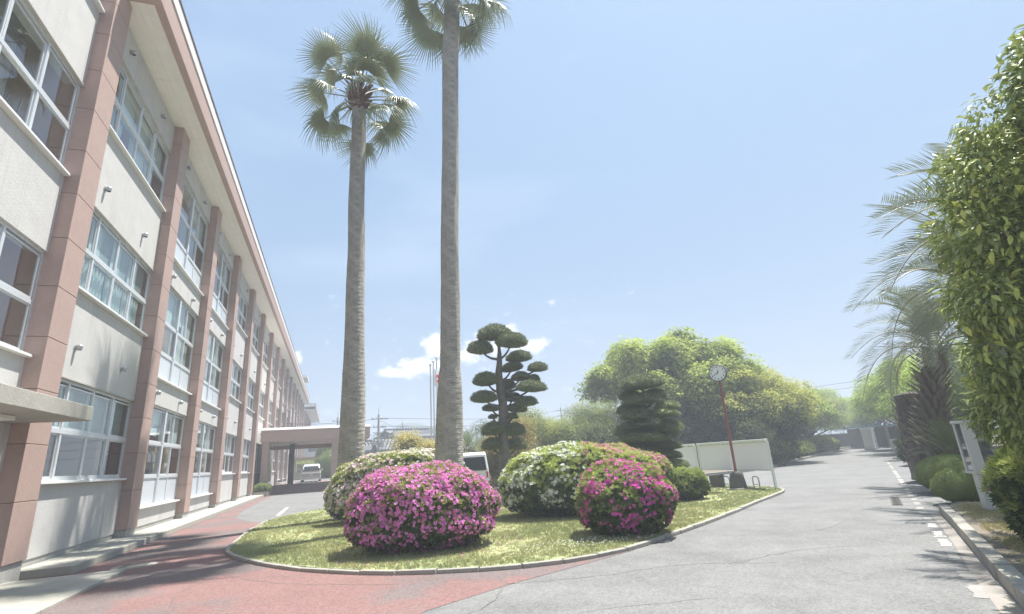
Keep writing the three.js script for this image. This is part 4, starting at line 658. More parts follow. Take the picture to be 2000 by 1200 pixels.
// ---- bicycle hoops and a stone block
function hoop(label, p, turn) { const t = thing('bicycle_hoop', label, 'bicycle stand', p, turn, 'steel hoops at the lawn edge'); const c = [[-0.26, -0.05, 0], [-0.26, 0.26, 0], [-0.22, 0.34, 0], [-0.12, 0.37, 0], [0.12, 0.37, 0], [0.22, 0.34, 0], [0.26, 0.26, 0], [0.26, -0.05, 0]]; part(t, 'hoop', tube(c, 0.022, 10, 48), M.steel); part(t, 'cross_bar', tube([[-0.26, 0.12, 0], [0, 0.12, 0], [0.26, 0.12, 0]], 0.013, 8), M.steel); }
hoop('low steel bicycle hoop on the grass right of the clock base', [13.5, 0.05, -14.45], 1.17); hoop('low steel bicycle hoop half hidden behind the clock base', [13.3, 0.05, -15.65], 1.3);
{ const t = thing('stone_block', 'dark square stone block standing left of the clock base', 'stone block', [13.2, 0.05, -16.0], 0.5); const g = box(0.42, 0.44, 0.4, 0, 0, 0, 0.03); const p = g.attributes.position; for (let i = 0; i < p.count; i++) { const k = 1 - 0.12 * (0.22 - p.getY(i) < 0.22 ? -0.3 : 0.4); p.setX(i, p.getX(i) * k); } g.computeVertexNormals(); part(t, 'block', g, M.darkstone, [0, 0.22, 0]); }

// ================================================================ RIGHT SIDE
function roundBush(label, pos, r, mat, v, group) { const t = thing('round_bush', label, 'bush', pos, 0.7 * v, group); part(t, 'clipped_foliage', finePads[v % 2], mat, [0, r[1] * 0.72, 0], [0, v, 0], r); part(t, 'stem', taper([[0, -0.05, 0], [0, 0.3, 0]], [0.09, 0.07], 7, 2), M.darktrunk); return t; }
roundBush('nearer of two smooth clipped round bushes beside the road, lower in front', [12.75, 0.04, -7.7], [0.64, 0.42, 0.62], mPadL, 0, 'round bushes at the kerb end');
roundBush('farther of two smooth clipped round bushes beside the road, taller behind', [14.75, 0.05, -9.15], [0.80, 0.52, 0.75], mPadL, 1, 'round bushes at the kerb end');
// display cabinet on a pedestal
{ const t = thing('display_cabinet', 'narrow grey glazed display cabinet on a pedestal beside round bushes', 'display case', [11.2, 0.12, -6.5], Math.atan2(-0.63, 0.78));   // end panel +z to the viewer, glazed side -x
  part(t, 'pedestal', box(0.12, 0.62, 0.22, 0, 0.31, -0.04, 0.01), M.cabinet); part(t, 'cabinet_floor', box(0.19, 0.05, 0.44, 0, 0.64, -0.1, 0.006), M.cabinet); part(t, 'cabinet_roof', box(0.2, 0.05, 0.46, 0, 1.545, -0.1, 0.008), M.cabinet);
  part(t, 'end_panel', box(0.16, 0.85, 0.03, 0, 1.093, 0.085, 0.004), M.cabinet); part(t, 'end_panel', box(0.16, 0.85, 0.03, 0, 1.093, -0.295, 0.004), M.cabinet); part(t, 'back_panel', box(0.03, 0.85, 0.34, 0.065, 1.093, -0.105), M.board);
  part(t, 'glass_door', box(0.006, 0.83, 0.3, -0.068, 1.093, -0.105), M.glass); part(t, 'door_frame', merge([box(0.03, 0.85, 0.04, -0.068, 1.093, 0.048), box(0.03, 0.85, 0.04, -0.068, 1.093, -0.258)]), M.alu);
  part(t, 'poster', box(0.006, 0.36, 0.26, 0.045, 0.88, -0.105), std([0.72, 0.70, 0.66])); part(t, 'dark_poster', box(0.006, 0.36, 0.26, 0.045, 1.27, -0.105), std([0.12, 0.17, 0.18])); }
// low flowering hedge in front of the big tree
rnd = rngOf(91);
shrub('leafy_hedge', 'bright leafy hedge mound with one pink flower at the right frame edge', 'hedge', [8.63, 0.1, -3.97], -1.1, { sd: 6, r: [0.78, 0.6], h: 1.26, cy: 0.62, c0: [0.09, 0.125, 0.045], c1: [0.58, 0.64, 0.2], leaf: rosetteB, leafScale: 1.35, leafDensity: 640, young: 1.05, flowers: [{ name: 'pink_flower', density: 1.5, singles: 1, c0: [0.7, 0.2, 0.35], c1: [0.7, 0.2, 0.35], mats: petals([0.72, 0.25, 0.4], [0.72, 0.25, 0.4], 1, 7), where: (p, n) => n.y < 0.3 ? 1 : 0 }] });
// big broadleaf tree close to the camera
{ const pos = [8.7, 0.1, -2.55], t = thing('broadleaf_tree', 'big glossy broadleaf tree leaning into the right of the picture', 'tree', pos); rnd = rngOf(17);
  part(t, 'trunk', taper([[0, -0.05, 0], [0.05, 1.6, 0.05], [-0.1, 3.4, 0]], [0.2, 0.16, 0.11], 10, 6, 0.15), M.darktrunk);
  const lobes = [[-2.02, 4.09, -0.39, 0.48, 0.45, 0.48], [-1.90, 4.63, -0.11, 0.39, 0.37, 0.39], [-1.81, 5.00, 0.15, 0.30, 0.29, 0.30], [-1.99, 3.52, -0.57, 0.50, 0.47, 0.50], [-1.94, 2.83, -0.70, 0.47, 0.45, 0.47], [-1.70, 2.21, -0.88, 0.41, 0.39, 0.41], [-1.38, 1.62, -1.14, 0.42, 0.40, 0.42], [-1.27, 4.19, -0.13, 0.85, 0.81, 0.85], [-1.29, 2.93, -0.47, 0.84, 0.80, 0.84], [-1.15, 1.70, -0.89, 0.71, 0.68, 0.71], [-1.28, 4.79, 0.14, 0.50, 0.48, 0.50], [-0.40, 3.80, -0.35, 1.15, 1.09, 1.15], [-0.30, 2.50, -0.05, 1.15, 1.09, 1.15], [-0.20, 4.80, 0.55, 0.90, 0.85, 0.90], [-1.57, 5.28, 0.24, 0.34, 0.33, 0.34], [-1.32, 5.55, 0.35, 0.34, 0.32, 0.34]];
  const br = []; for (const [x, y, z] of lobes) br.push(taper([[0, Math.min(3.2, y * 0.6), 0], [x * 0.5, y * 0.85, z * 0.5], [x, y, z]], [0.07, 0.045, 0.02], 6, 4)); part(t, 'limbs', merge(br), M.darktrunk);
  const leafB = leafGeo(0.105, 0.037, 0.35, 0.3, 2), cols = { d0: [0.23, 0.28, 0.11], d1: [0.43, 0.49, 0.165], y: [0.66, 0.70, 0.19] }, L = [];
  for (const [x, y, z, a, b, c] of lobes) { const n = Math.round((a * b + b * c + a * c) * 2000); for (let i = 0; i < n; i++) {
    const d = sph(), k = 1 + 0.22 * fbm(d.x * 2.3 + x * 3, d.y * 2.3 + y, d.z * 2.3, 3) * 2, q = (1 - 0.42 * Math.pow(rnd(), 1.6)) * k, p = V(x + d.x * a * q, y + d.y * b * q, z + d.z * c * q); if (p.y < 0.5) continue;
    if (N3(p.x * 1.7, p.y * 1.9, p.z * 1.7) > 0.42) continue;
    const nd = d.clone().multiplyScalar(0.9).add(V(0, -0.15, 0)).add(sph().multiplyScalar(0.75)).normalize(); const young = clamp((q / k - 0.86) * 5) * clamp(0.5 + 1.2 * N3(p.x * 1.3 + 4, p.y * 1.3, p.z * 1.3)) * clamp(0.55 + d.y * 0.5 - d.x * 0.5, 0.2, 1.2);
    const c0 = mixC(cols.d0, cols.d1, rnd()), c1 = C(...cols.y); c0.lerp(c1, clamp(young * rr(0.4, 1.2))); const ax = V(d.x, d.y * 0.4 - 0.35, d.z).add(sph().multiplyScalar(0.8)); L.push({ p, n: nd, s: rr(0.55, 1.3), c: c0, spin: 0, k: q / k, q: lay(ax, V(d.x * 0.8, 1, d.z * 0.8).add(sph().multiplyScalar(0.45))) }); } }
  const cam = camera.position.clone().sub(V(...pos)); const big = L.map(e => ({ e, k: e.k > 0.85 ? cam.distanceTo(e.p) : 1e3 })).sort((a, b) => a.k - b.k); const single = new Set();
  const tones = [0, 1, 2, 3, 4].map(i => { const c = mixC(cols.d1, cols.y, i / 4); return leafM([c.r, c.g, c.b], 0.45, { roughness: 0.5, specularIntensity: 0.6 }); });
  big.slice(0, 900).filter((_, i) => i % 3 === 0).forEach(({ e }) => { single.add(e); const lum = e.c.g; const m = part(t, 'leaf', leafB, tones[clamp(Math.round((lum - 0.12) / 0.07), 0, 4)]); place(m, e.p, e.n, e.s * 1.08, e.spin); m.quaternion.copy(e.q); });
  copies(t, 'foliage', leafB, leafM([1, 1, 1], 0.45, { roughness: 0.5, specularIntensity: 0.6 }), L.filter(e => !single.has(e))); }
// jelly palms along the roadside
const jelly = [pinnate(1, 2.2, 1.0, 0.42, 78, 0.35), pinnate(2, 2.4, 1.2, 0.45, 80, 0.35), pinnate(3, 2.0, 0.8, 0.40, 74, 0.35)], jellyS = [pinnate(7, 1.75, 0.7, 0.42, 60, 0.3), pinnate(8, 1.6, 0.9, 0.4, 60, 0.3)], mJelly = leafM([0.27, 0.305, 0.215], 0.3, { roughness: 0.7, specularIntensity: 0.5 });
featherPalm('jelly_palm', 'jelly palm with leaning rough trunk and drooping grey green fronds by the road', [17.05, 0.1, -10.85], 3.85, 0.31, jelly, 28, mJelly, { sd: 3, lean: [0.15, 0.7], low: -15, boots: 190, bootFrom: 0.25, bootMat: std([0.38, 0.34, 0.29], { map: tBark }) }, 'jelly palms along the roadside');
featherPalm('jelly_palm', 'jelly palm whose long fronds show above the clipped bushes, trunk hidden by leaves', [13.5, 0.1, -6.8], 4.5, 0.3, jelly, 26, mJelly, { sd: 5, low: -30 }, 'jelly palms along the roadside');
featherPalm('jelly_palm', 'jelly palm buried in the big broadleaf tree with spiky frond tips showing', [9.6, 0.1, -4.05], 4.25, 0.22, jellyS, 22, mJelly, { sd: 8, low: -20 }, 'jelly palms along the roadside');
const sago = [pinnate(5, 1.15, 0.35, 0.16, 44, 0.35), pinnate(6, 1.05, 0.5, 0.15, 42, 0.35)], mSago = leafM([0.2, 0.26, 0.1], 0.15, { roughness: 0.45 });
featherPalm('sago_palm', 'low sago palm with stiff dark fronds between trunks and round bushes', [15.9, 0.1, -9.75], 0.72, 0.2, sago, 34, mSago, { sd: 11, low: 5, boots: 50, bootFrom: 0.1 });
featherPalm('sago_palm', 'sago palm with dark fan of fronds just right of the taller fan palm', [6.35, 0.0, -25.6], 2.1, 0.22, sago, 36, mSago, { sd: 12, low: -30, boots: 60, bootFrom: 0.1 });
// thick dark trunk beside the jelly palm
{ const t = thing('palm_trunk', 'thick dark rough palm trunk standing left of the leaning jelly palm', 'palm trunk', [18.1, 0.1, -11.9]); rnd = rngOf(66); part(t, 'trunk', taper([[0, -0.05, 0], [0, 1.4, 0], [0.1, 2.6, 0]], [0.5, 0.46, 0.42], 16, 8, 0.12), M.darktrunk); const bg = leafGeo(0.34, 0.12, 0.5, -0.15, 1), b = []; for (let i = 0; i < 110; i++) { const a = i * 2.4, y = 0.3 + 2.1 * i / 110; b.push(bg.clone().rotateX(0.3).rotateY(a).translate(Math.sin(a) * 0.45 + 0.04 * y, y, Math.cos(a) * 0.45)); } part(t, 'bark_scales', merge(b), M.darktrunk); part(t, 'cut_top', new THREE.SphereGeometry(0.42, 14, 8, 0, TAU, 0, Math.PI / 2).scale(1, 0.35, 1).translate(0.1, 2.58, 0), M.darktrunk); }
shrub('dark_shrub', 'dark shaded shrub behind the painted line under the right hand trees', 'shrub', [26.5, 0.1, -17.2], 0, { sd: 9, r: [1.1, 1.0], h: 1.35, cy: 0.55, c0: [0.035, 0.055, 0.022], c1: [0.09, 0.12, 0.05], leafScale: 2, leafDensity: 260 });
const rockG = sd => { const g = new THREE.IcosahedronGeometry(1, 3), p = g.attributes.position; for (let i = 0; i < p.count; i++) { const d = V(p.getX(i), p.getY(i), p.getZ(i)), k = 1 + 0.3 * fbm(d.x * 1.5 + sd, d.y * 1.5, d.z * 1.5, 3) * 2; p.setXYZ(i, d.x * k, d.y * k, d.z * k); } g.computeVertexNormals(); return g; };
[['flat grey rock low beside the dark shrub', [24.2, 0.15, -15.7], [0.55, 0.2, 0.4]], ['grey edging rock under the thick dark trunk', [21.2, 0.15, -13.3], [0.5, 0.25, 0.4]], ['pale low rock near the sago palm', [19.0, 0.15, -11.8], [0.35, 0.2, 0.3]]].forEach(([l, p, s], i) => { const t = thing('garden_rock', l, 'rock', p); part(t, 'rock', rockG(i * 5), M.darkstone, [0, 0, 0], [0, i, 0], s); });

// ================================================================ VEHICLES
function vehicle(name, label, category, pos, turn, o) {          // rear towards +z, base at y = 0
  const t = thing(name, label, category, pos, turn), w = o.w / 2, s = new THREE.Shape(); o.profile.forEach(([z, y], i) => i ? s.lineTo(z, y) : s.moveTo(z, y));
  const body = new THREE.ExtrudeGeometry(s, { depth: o.w - 0.16, bevelEnabled: true, bevelSize: 0.08, bevelThickness: 0.08, bevelSegments: 4 }).translate(0, 0, -o.w / 2 + 0.08).rotateY(-Math.PI / 2);
  { const p = body.attributes.position; for (let i = 0; i < p.count; i++) { const y = p.getY(i); if (y > o.belt) p.setX(i, p.getX(i) * (1 - (o.tumble ?? 0.14) * (y - o.belt) / (o.h - o.belt))); } body.computeVertexNormals(); }
  part(t, 'body', body, o.paint);
  const back = y => { for (let i = 0; i < o.profile.length; i++) { const [a, ya] = o.profile[i], [b, yb] = o.profile[(i + 1) % o.profile.length]; if (a > 0 && b > 0 && Math.min(ya, yb) <= y && y <= Math.max(ya, yb) && ya !== yb) return a + (b - a) * (y - ya) / (yb - ya); } return o.profile[0][0]; };
  const pane = (y0, y1, hw0, hw1, out) => { const sl = Math.abs(back(y1) - back(y0)) / (y1 - y0), off = 0.08 * Math.hypot(1, sl) + 0.03 + out, z0 = back(y0) + off, z1 = back(y1) + off; return tri([-hw0, y0, z0, hw0, y0, z0, hw1, y1, z1, -hw0, y0, z0, hw1, y1, z1, -hw1, y1, z1]); };
  part(t, 'rear_window', pane(o.win[0], o.win[1], w * 0.84, w * (0.84 - (o.tumble ?? 0.14) * 0.7), 0.008), o.glass);
  for (const sg of [-1, 1]) { part(t, 'tail_light', box(0.1, o.lamp[1] - o.lamp[0], 0.08, sg * (w - 0.09), (o.lamp[0] + o.lamp[1]) / 2, back((o.lamp[0] + o.lamp[1]) / 2) + 0.075, 0.02), o.lampM);
    part(t, 'side_window', tri([sg * (w + 0.004), o.belt + 0.04, o.side[0], sg * (w + 0.004), o.belt + 0.04, o.side[1], sg * (w * 0.9 + 0.0), o.h - 0.16, o.side[2], sg * (w + 0.004), o.belt + 0.04, o.side[1], sg * (w * 0.9), o.h - 0.16, o.side[3], sg * (w * 0.9), o.h - 0.16, o.side[2]]), o.glass);
    for (const z of o.axles) { const wh = part(t, 'wheel', new THREE.CylinderGeometry(0.29, 0.29, 0.19, 20).rotateZ(Math.PI / 2), M.rubber, [sg * (w - 0.09), 0.29, z]); part(wh, 'rim', new THREE.CylinderGeometry(0.18, 0.18, 0.2, 14).rotateZ(Math.PI / 2), M.steel); }
    part(t, 'mirror', box(0.16, 0.13, 0.08, sg * (w + 0.09), o.belt + 0.1, o.side[1] - 0.1, 0.02), o.paint); }
  part(t, 'bumper', box(o.w - 0.06, 0.2, 0.14, 0, 0.42, back(0.45) + 0.06, 0.04), o.bumper ?? o.paint); part(t, 'number_plate', box(0.33, 0.165, 0.012, 0, o.plate, back(o.plate) + 0.09), M.whitepaint); part(t, 'wiper', box(0.36, 0.02, 0.02, 0.12, o.win[0] + 0.03, back(o.win[0]) + 0.1), M.black);
  return t;
}
const paintW = new THREE.MeshPhysicalMaterial({ color: C(0.72, 0.72, 0.72), roughness: 0.35, clearcoat: 0.8 }), paintS = new THREE.MeshPhysicalMaterial({ color: C(0.55, 0.57, 0.60), roughness: 0.35, metalness: 0.35, clearcoat: 0.8 }), carGlass = new THREE.MeshPhysicalMaterial({ color: C(0.03, 0.035, 0.04), roughness: 0.06 }), lampR = new THREE.MeshPhysicalMaterial({ color: C(0.45, 0.04, 0.05), roughness: 0.15, clearcoat: 1 });
vehicle('parked_van', 'white boxy van parked with its rear to us between the azaleas', 'van', [6.35, 0, -25.6], -0.12, { w: 1.5, h: 1.86, belt: 1.02, tumble: 0.12, paint: paintW, glass: carGlass, lampM: lampR, profile: [[1.62, 0.3], [1.66, 0.8], [1.62, 1.1], [1.48, 1.72], [1.38, 1.8], [-1.0, 1.78], [-1.35, 1.1], [-1.7, 0.95], [-1.7, 0.3]], win: [1.06, 1.66], lamp: [0.72, 1.0], side: [1.3, -1.0, 1.2, -0.8], axles: [1.15, -1.15], plate: 0.72 });
vehicle('parked_car', 'silver hatchback seen from behind under the portico', 'car', [-1.85, 0.55, -52.5], 0.02, { w: 1.66, h: 1.52, belt: 0.92, tumble: 0.22, paint: paintS, glass: carGlass, lampM: lampR, profile: [[1.85, 0.28], [1.92, 0.7], [1.82, 0.98], [1.45, 1.4], [1.1, 1.46], [-0.3, 1.44], [-1.1, 0.95], [-1.9, 0.8], [-1.95, 0.3]], win: [1.02, 1.34], lamp: [0.78, 1.28], side: [1.3, -0.95, 0.95, -0.4], axles: [1.25, -1.25], plate: 0.62 });

// ================================================================ BACKGROUND
struct('raised_court', bx(-5.1, 16, 0.3, 0.55, -92, -54.91), M.asphalt);
// flagpoles
[[[5.92, 0, -33.4], 7.75, 'left'], [[6.16, 0, -33.6], 8.0, 'middle'], [[6.42, 0, -33.8], 8.3, 'right']].forEach(([p, h, w]) => { const t = thing('flagpole', `${w === 'middle' ? 'middle flagpole of three, flying a flag, beside' : w === 'left' ? 'leftmost bare flagpole of three beside' : 'rightmost flagpole of three, half behind'} the tall palm trunk`, 'flagpole', p, 0, 'three slim flagpoles'); part(t, 'pole', tube([[0, 0, 0], [0, h / 2, 0], [0, h, 0]], 0.045, 8), M.alu); part(t, 'finial', new THREE.SphereGeometry(0.09, 10, 8), M.alu, [0, h + 0.06, 0]); part(t, 'base', new THREE.CylinderGeometry(0.16, 0.2, 0.3, 12).translate(0, 0.15, 0), M.concrete); });
{ const t = thing('flag', 'white flag with a red disc hanging from the middle flagpole', 'flag', [6.2, 6.95, -33.58], -0.25); const fw = 1.05, fh = 1.1, nx = 14, P = [], sag = (u, v) => [u * fw * 0.62, (v - 0.5) * fh - u * u * 0.42, 0.12 * Math.sin(u * 7 + v)];
  const q = (u0, u1, v0, v1) => { const a = sag(u0, v0), b = sag(u1, v0), c = sag(u1, v1), d = sag(u0, v1); P.push(...a, ...b, ...c, ...a, ...c, ...d); }; for (let i = 0; i < nx; i++) for (let j = 0; j < 8; j++) q(i / nx, (i + 1) / nx, j / 8, (j + 1) / 8);
  part(t, 'cloth', tri(P), new THREE.MeshPhysicalMaterial({ color: C(0.8, 0.8, 0.8), transmission: 0.2, thickness: 0, roughness: 0.9, side: THREE.DoubleSide })); const D = []; for (let i = 0; i < 22; i++) { const a0 = i / 22 * TAU, a1 = (i + 1) / 22 * TAU, f = a => { const s = sag(0.5 + 0.3 * Math.cos(a) / 0.9, 0.5 + 0.28 * Math.sin(a)); s[2] += 0.012; return s; }, c = sag(0.5, 0.5); c[2] += 0.012; D.push(...c, ...f(a0), ...f(a1)); } part(t, 'disc', tri(D), std([0.6, 0.04, 0.07], { side: THREE.DoubleSide })); }
// utility poles and wires
function utilityPole(label, p, h, turn, arms = 2) { const t = thing('utility_pole', label, 'utility pole', p, turn, 'far utility poles'); part(t, 'pole', taper([[0, 0, 0], [0, h / 2, 0], [0, h, 0]], [0.17, 0.14, 0.1], 8, 2), M.concrete); for (let k = 0; k < arms; k++) { part(t, 'cross_arm', box(1.9 - 0.4 * k, 0.1, 0.1, 0.1, h - 0.5 - 0.9 * k, 0.14), M.steel); for (const x of [-0.7, -0.2, 0.5, 0.9]) part(t, 'insulator', new THREE.CylinderGeometry(0.05, 0.07, 0.2, 8), M.whitepaint, [x * (1 - 0.2 * k), h - 0.35 - 0.9 * k, 0.14]); } part(t, 'transformer', new THREE.CylinderGeometry(0.25, 0.25, 0.75, 12), M.steel, [0.4, h - 3.2, 0.1]); part(t, 'fuse_box', box(0.4, 0.5, 0.3, -0.42, h - 3.1, 0.1, 0.03), M.steel); part(t, 'spike', tube([[0, h - 0.1, 0], [0, h + 0.4, 0], [0, h + 0.8, 0]], 0.03, 5), M.steel); }
utilityPole('near utility pole with transformer between the two palm trunks', [4.7, 0, -60], 7.1, 0.1); utilityPole('farther small utility pole before the hill', [10.9, 0, -89], 8.2, 0.2, 1); utilityPole('utility pole right of the tall cloud tree', [37.2, 0, -82], 9.3, -0.3); utilityPole('utility pole above the cherry trees on the right', [61, 0, -43.5], 8.4, -0.9); utilityPole('utility pole peeking left of the shorter palm trunk', [0.4, 0, -74], 8.2, 0.3, 1);
{ const t = thing('overhead_wires', 'thin overhead wires strung between the far utility poles', 'wires', [0, 0, 0]); const wire = (a, b, s) => part(t, 'wire', tube([a, [(a[0] + b[0]) / 2, (a[1] + b[1]) / 2 - s, (a[2] + b[2]) / 2], b], 0.022, 4, 12), M.black);
  for (const y of [0, -0.9, -1.7, -2.6]) { wire([4.7, 6.7 + y, -60], [37.2, 8.8 + y, -82], 0.7); wire([4.7, 6.6 + y, -60], [-9, 7.6 + y, -70], 0.4); wire([4.7, 6.5 + y * 0.8, -60], [10.9, 7.7 + y * 0.5, -89], 0.3); } wire([37.2, 8.8, -82], [61, 7.9, -43.5], 0.8); wire([37.2, 8.2, -82], [61, 7.2, -43.5], 0.8); wire([61, 7.9, -43.5], [85, 9, -20], 0.6); }
// houses
function house(label, p, turn, w, d, h, rh, roofM, wallM, wins) { const t = thing('house', label, 'house', p, turn, 'far houses'); part(t, 'wall', box(w, h, d, 0, h / 2, 0), wallM); const s = new THREE.Shape([[-d / 2 - 0.7, 0], [0, rh], [d / 2 + 0.7, 0], [d / 2 + 0.55, -0.2], [0, rh - 0.25], [-d / 2 - 0.55, -0.2]].map(a => new THREE.Vector2(...a))); const rf = part(t, 'roof', new THREE.ExtrudeGeometry(s, { depth: w + 1.2, bevelEnabled: false }).translate(0, 0, -w / 2 - 0.6).rotateY(Math.PI / 2), roofM, [0, h + 0.02, 0]); part(rf, 'ridge', box(w + 1.3, 0.25, 0.35, 0, rh + 0.05, 0), roofM);
  const rolls = []; for (let x = -w / 2 - 0.5; x < w / 2 + 0.5; x += 0.45) for (const sg of [-1, 1]) { const L = Math.hypot(d / 2 + 0.7, rh); rolls.push(new THREE.CylinderGeometry(0.07, 0.07, L, 5).rotateX(sg * Math.atan2(d / 2 + 0.7, rh)).translate(x, rh / 2 + 0.03, sg * (d / 2 + 0.7) / 2)); } const rl = part(rf, 'roof_tiles', merge(rolls), roofM); rl.userData.kind = 'stuff';
  const g = new THREE.Shape([[-d / 2, 0], [0, rh - 0.3], [d / 2, 0]].map(a => new THREE.Vector2(...a))); part(t, 'gable', new THREE.ExtrudeGeometry(g, { depth: w, bevelEnabled: false }).translate(0, 0, -w / 2).rotateY(Math.PI / 2), wallM, [0, h + 0.005, 0]);
  for (const [x, y, ww, wh] of wins) { const wn = part(t, 'window', box(ww, wh, 0.08, x, y, d / 2 + 0.03), M.alu); part(wn, 'pane', box(ww - 0.16, wh - 0.16, 0.03, x, y, d / 2 + 0.075), carGlass); } return t; }
const tileG = std([0.17, 0.175, 0.185], { roughness: 0.6 }), wallP = std([0.5, 0.5, 0.48], { map: tStucco }), wallW = std([0.6, 0.6, 0.58], { map: tStucco });
house('low house with grey tiled roof facing us between the palms', [7.8, 0, -72], 0.05, 4.2, 5, 3.5, 1.5, tileG, wallP, [[-0.8, 2.2, 1.4, 1.2], [1.2, 2.2, 1.2, 1.2]]);
house('two storey pale house with shallow gable left of the flagpoles', [10.4, 0, -80], 0.35, 6, 7, 5.3, 1.2, tileG, wallW, [[-1.6, 4.4, 1.2, 1], [0.3, 4.4, 1, 1], [1.8, 4.4, 1, 1]]);
house('small pale house partly behind the shorter palm trunk', [3.6, 0, -76], -0.3, 4, 5, 3.6, 1.3, tileG, wallP, [[0, 2.2, 1.4, 1]]);
house('house with pale roof showing above the pine hedge', [25.6, 0, -68], 0.2, 4.4, 5, 4.6, 1.7, std([0.4, 0.38, 0.35]), wallW, [[0, 3.6, 1.4, 1]]);
house('pale building seen under the portico beyond the car', [-1.2, 0, -112], 0, 9, 6, 7.4, 1.0, tileG, wallW, [[-2.4, 5.6, 2.2, 1.4], [1.6, 5.4, 2.2, 1.6], [-2.4, 2.6, 2, 1.4]]);
{ const t = thing('awning_frame', 'tan beam shelter beyond the silver car', 'shelter', [-2.2, 0.55, -66]); part(t, 'beam', box(4.2, 0.35, 0.3, 0, 2.3, 0), std([0.42, 0.31, 0.2])); for (const x of [-2, 2]) part(t, 'post', box(0.16, 2.1, 0.16, x, 1.07, 0), std([0.42, 0.31, 0.2])); part(t, 'low_wall', box(4.4, 0.9, 0.2, 0, 0.45, -1.5), M.concrete); }
// hill
{ const P = [], I = [], nx = 90, nz = 20; for (let j = 0; j <= nz; j++) for (let i = 0; i <= nx; i++) { const x = -10 + 190 * i / nx, v = j / nz, z = -285 - 60 * v; const prof = 25.5 * Math.exp(-(((x - 47) / 20) ** 2)) + 19 * Math.exp(-(((x - 22) / 17) ** 2)) * 0.82 + 14 * Math.exp(-(((x - 80) / 22) ** 2)) + 9 * Math.exp(-(((x - 130) / 30) ** 2)); P.push(x, -2 + prof * Math.sin(Math.PI * Math.min(1, v * 0.5 + 0.0 + v * 0.15)) * 1.0 + 1.2 * fbm(x * 0.12, 2, z * 0.12, 4), z + 6 * N3(x * 0.05, 1, v * 2)); } for (let j = 0; j < nz; j++) for (let i = 0; i < nx; i++) { const a = j * (nx + 1) + i; I.push(a, a + 1, a + nx + 1, a + 1, a + nx + 2, a + nx + 1); }
  const g = new THREE.BufferGeometry(); g.setAttribute('position', new THREE.Float32BufferAttribute(P, 3)); g.setIndex(I); g.computeVertexNormals(); struct('hill', g, std([0.05, 0.085, 0.055], { side: THREE.DoubleSide })).userData.label = 'wooded hill in pale haze far beyond the palms'; }

// trees and hedges behind
const clBig = clusterGeo(30, 0.55, 0.24, 0.12, 0.5, 0.6, 1), clFine = clusterGeo(40, 0.45, 0.11, 0.045, 0.3, 0.5, 2), clCherry = clusterGeo(38, 0.6, 0.17, 0.075, 0.15, 0.35, 3), clMid = clusterGeo(28, 0.36, 0.17, 0.075, 0.5, 0.6, 4);
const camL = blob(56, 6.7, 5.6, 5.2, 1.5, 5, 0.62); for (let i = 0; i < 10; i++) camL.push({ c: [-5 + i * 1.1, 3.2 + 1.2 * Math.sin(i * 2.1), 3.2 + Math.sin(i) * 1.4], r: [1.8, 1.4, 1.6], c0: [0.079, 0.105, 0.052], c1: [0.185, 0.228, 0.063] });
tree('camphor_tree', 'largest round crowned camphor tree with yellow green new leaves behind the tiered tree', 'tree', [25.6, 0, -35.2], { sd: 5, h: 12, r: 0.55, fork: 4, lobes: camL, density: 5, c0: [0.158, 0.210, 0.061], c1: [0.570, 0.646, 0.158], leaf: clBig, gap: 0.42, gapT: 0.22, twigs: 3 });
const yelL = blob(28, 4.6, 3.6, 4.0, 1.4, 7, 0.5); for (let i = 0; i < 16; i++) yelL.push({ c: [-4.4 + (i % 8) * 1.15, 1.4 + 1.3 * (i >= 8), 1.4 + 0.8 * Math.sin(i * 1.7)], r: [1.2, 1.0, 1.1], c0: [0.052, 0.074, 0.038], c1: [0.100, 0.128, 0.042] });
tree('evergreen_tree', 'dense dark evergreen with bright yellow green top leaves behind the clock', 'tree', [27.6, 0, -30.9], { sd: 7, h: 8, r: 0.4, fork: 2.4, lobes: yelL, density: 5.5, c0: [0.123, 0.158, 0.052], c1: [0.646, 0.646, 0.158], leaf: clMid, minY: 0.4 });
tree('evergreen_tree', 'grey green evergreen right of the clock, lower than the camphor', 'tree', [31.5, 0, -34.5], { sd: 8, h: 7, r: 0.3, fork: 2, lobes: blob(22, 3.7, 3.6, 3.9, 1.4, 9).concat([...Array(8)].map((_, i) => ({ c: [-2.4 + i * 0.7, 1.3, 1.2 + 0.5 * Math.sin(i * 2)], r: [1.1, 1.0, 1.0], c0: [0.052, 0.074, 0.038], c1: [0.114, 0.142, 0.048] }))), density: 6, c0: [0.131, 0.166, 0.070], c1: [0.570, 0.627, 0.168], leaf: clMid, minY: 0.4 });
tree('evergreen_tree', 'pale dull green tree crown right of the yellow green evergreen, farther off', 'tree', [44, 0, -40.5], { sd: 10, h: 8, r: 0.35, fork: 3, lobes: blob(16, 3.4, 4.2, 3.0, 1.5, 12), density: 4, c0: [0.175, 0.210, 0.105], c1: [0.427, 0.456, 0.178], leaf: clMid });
const cherryBark = std([0.09, 0.075, 0.065], { map: tBark });
const ch = (sd, R, n, y) => { const r = rngOf(sd), o = []; for (let i = 0; i < n; i++) { const a = i * 2.4 + r(), f = Math.sqrt((i + 0.4) / n) * R; o.push({ c: [Math.cos(a) * f, y + (1 - (f / R) ** 2) * 1.5 + (r() - 0.62) * 2.4, Math.sin(a) * f], r: [1.4 + r() * 0.6, 0.85 + r() * 0.4, 1.4 + r() * 0.6] }); } return o; };
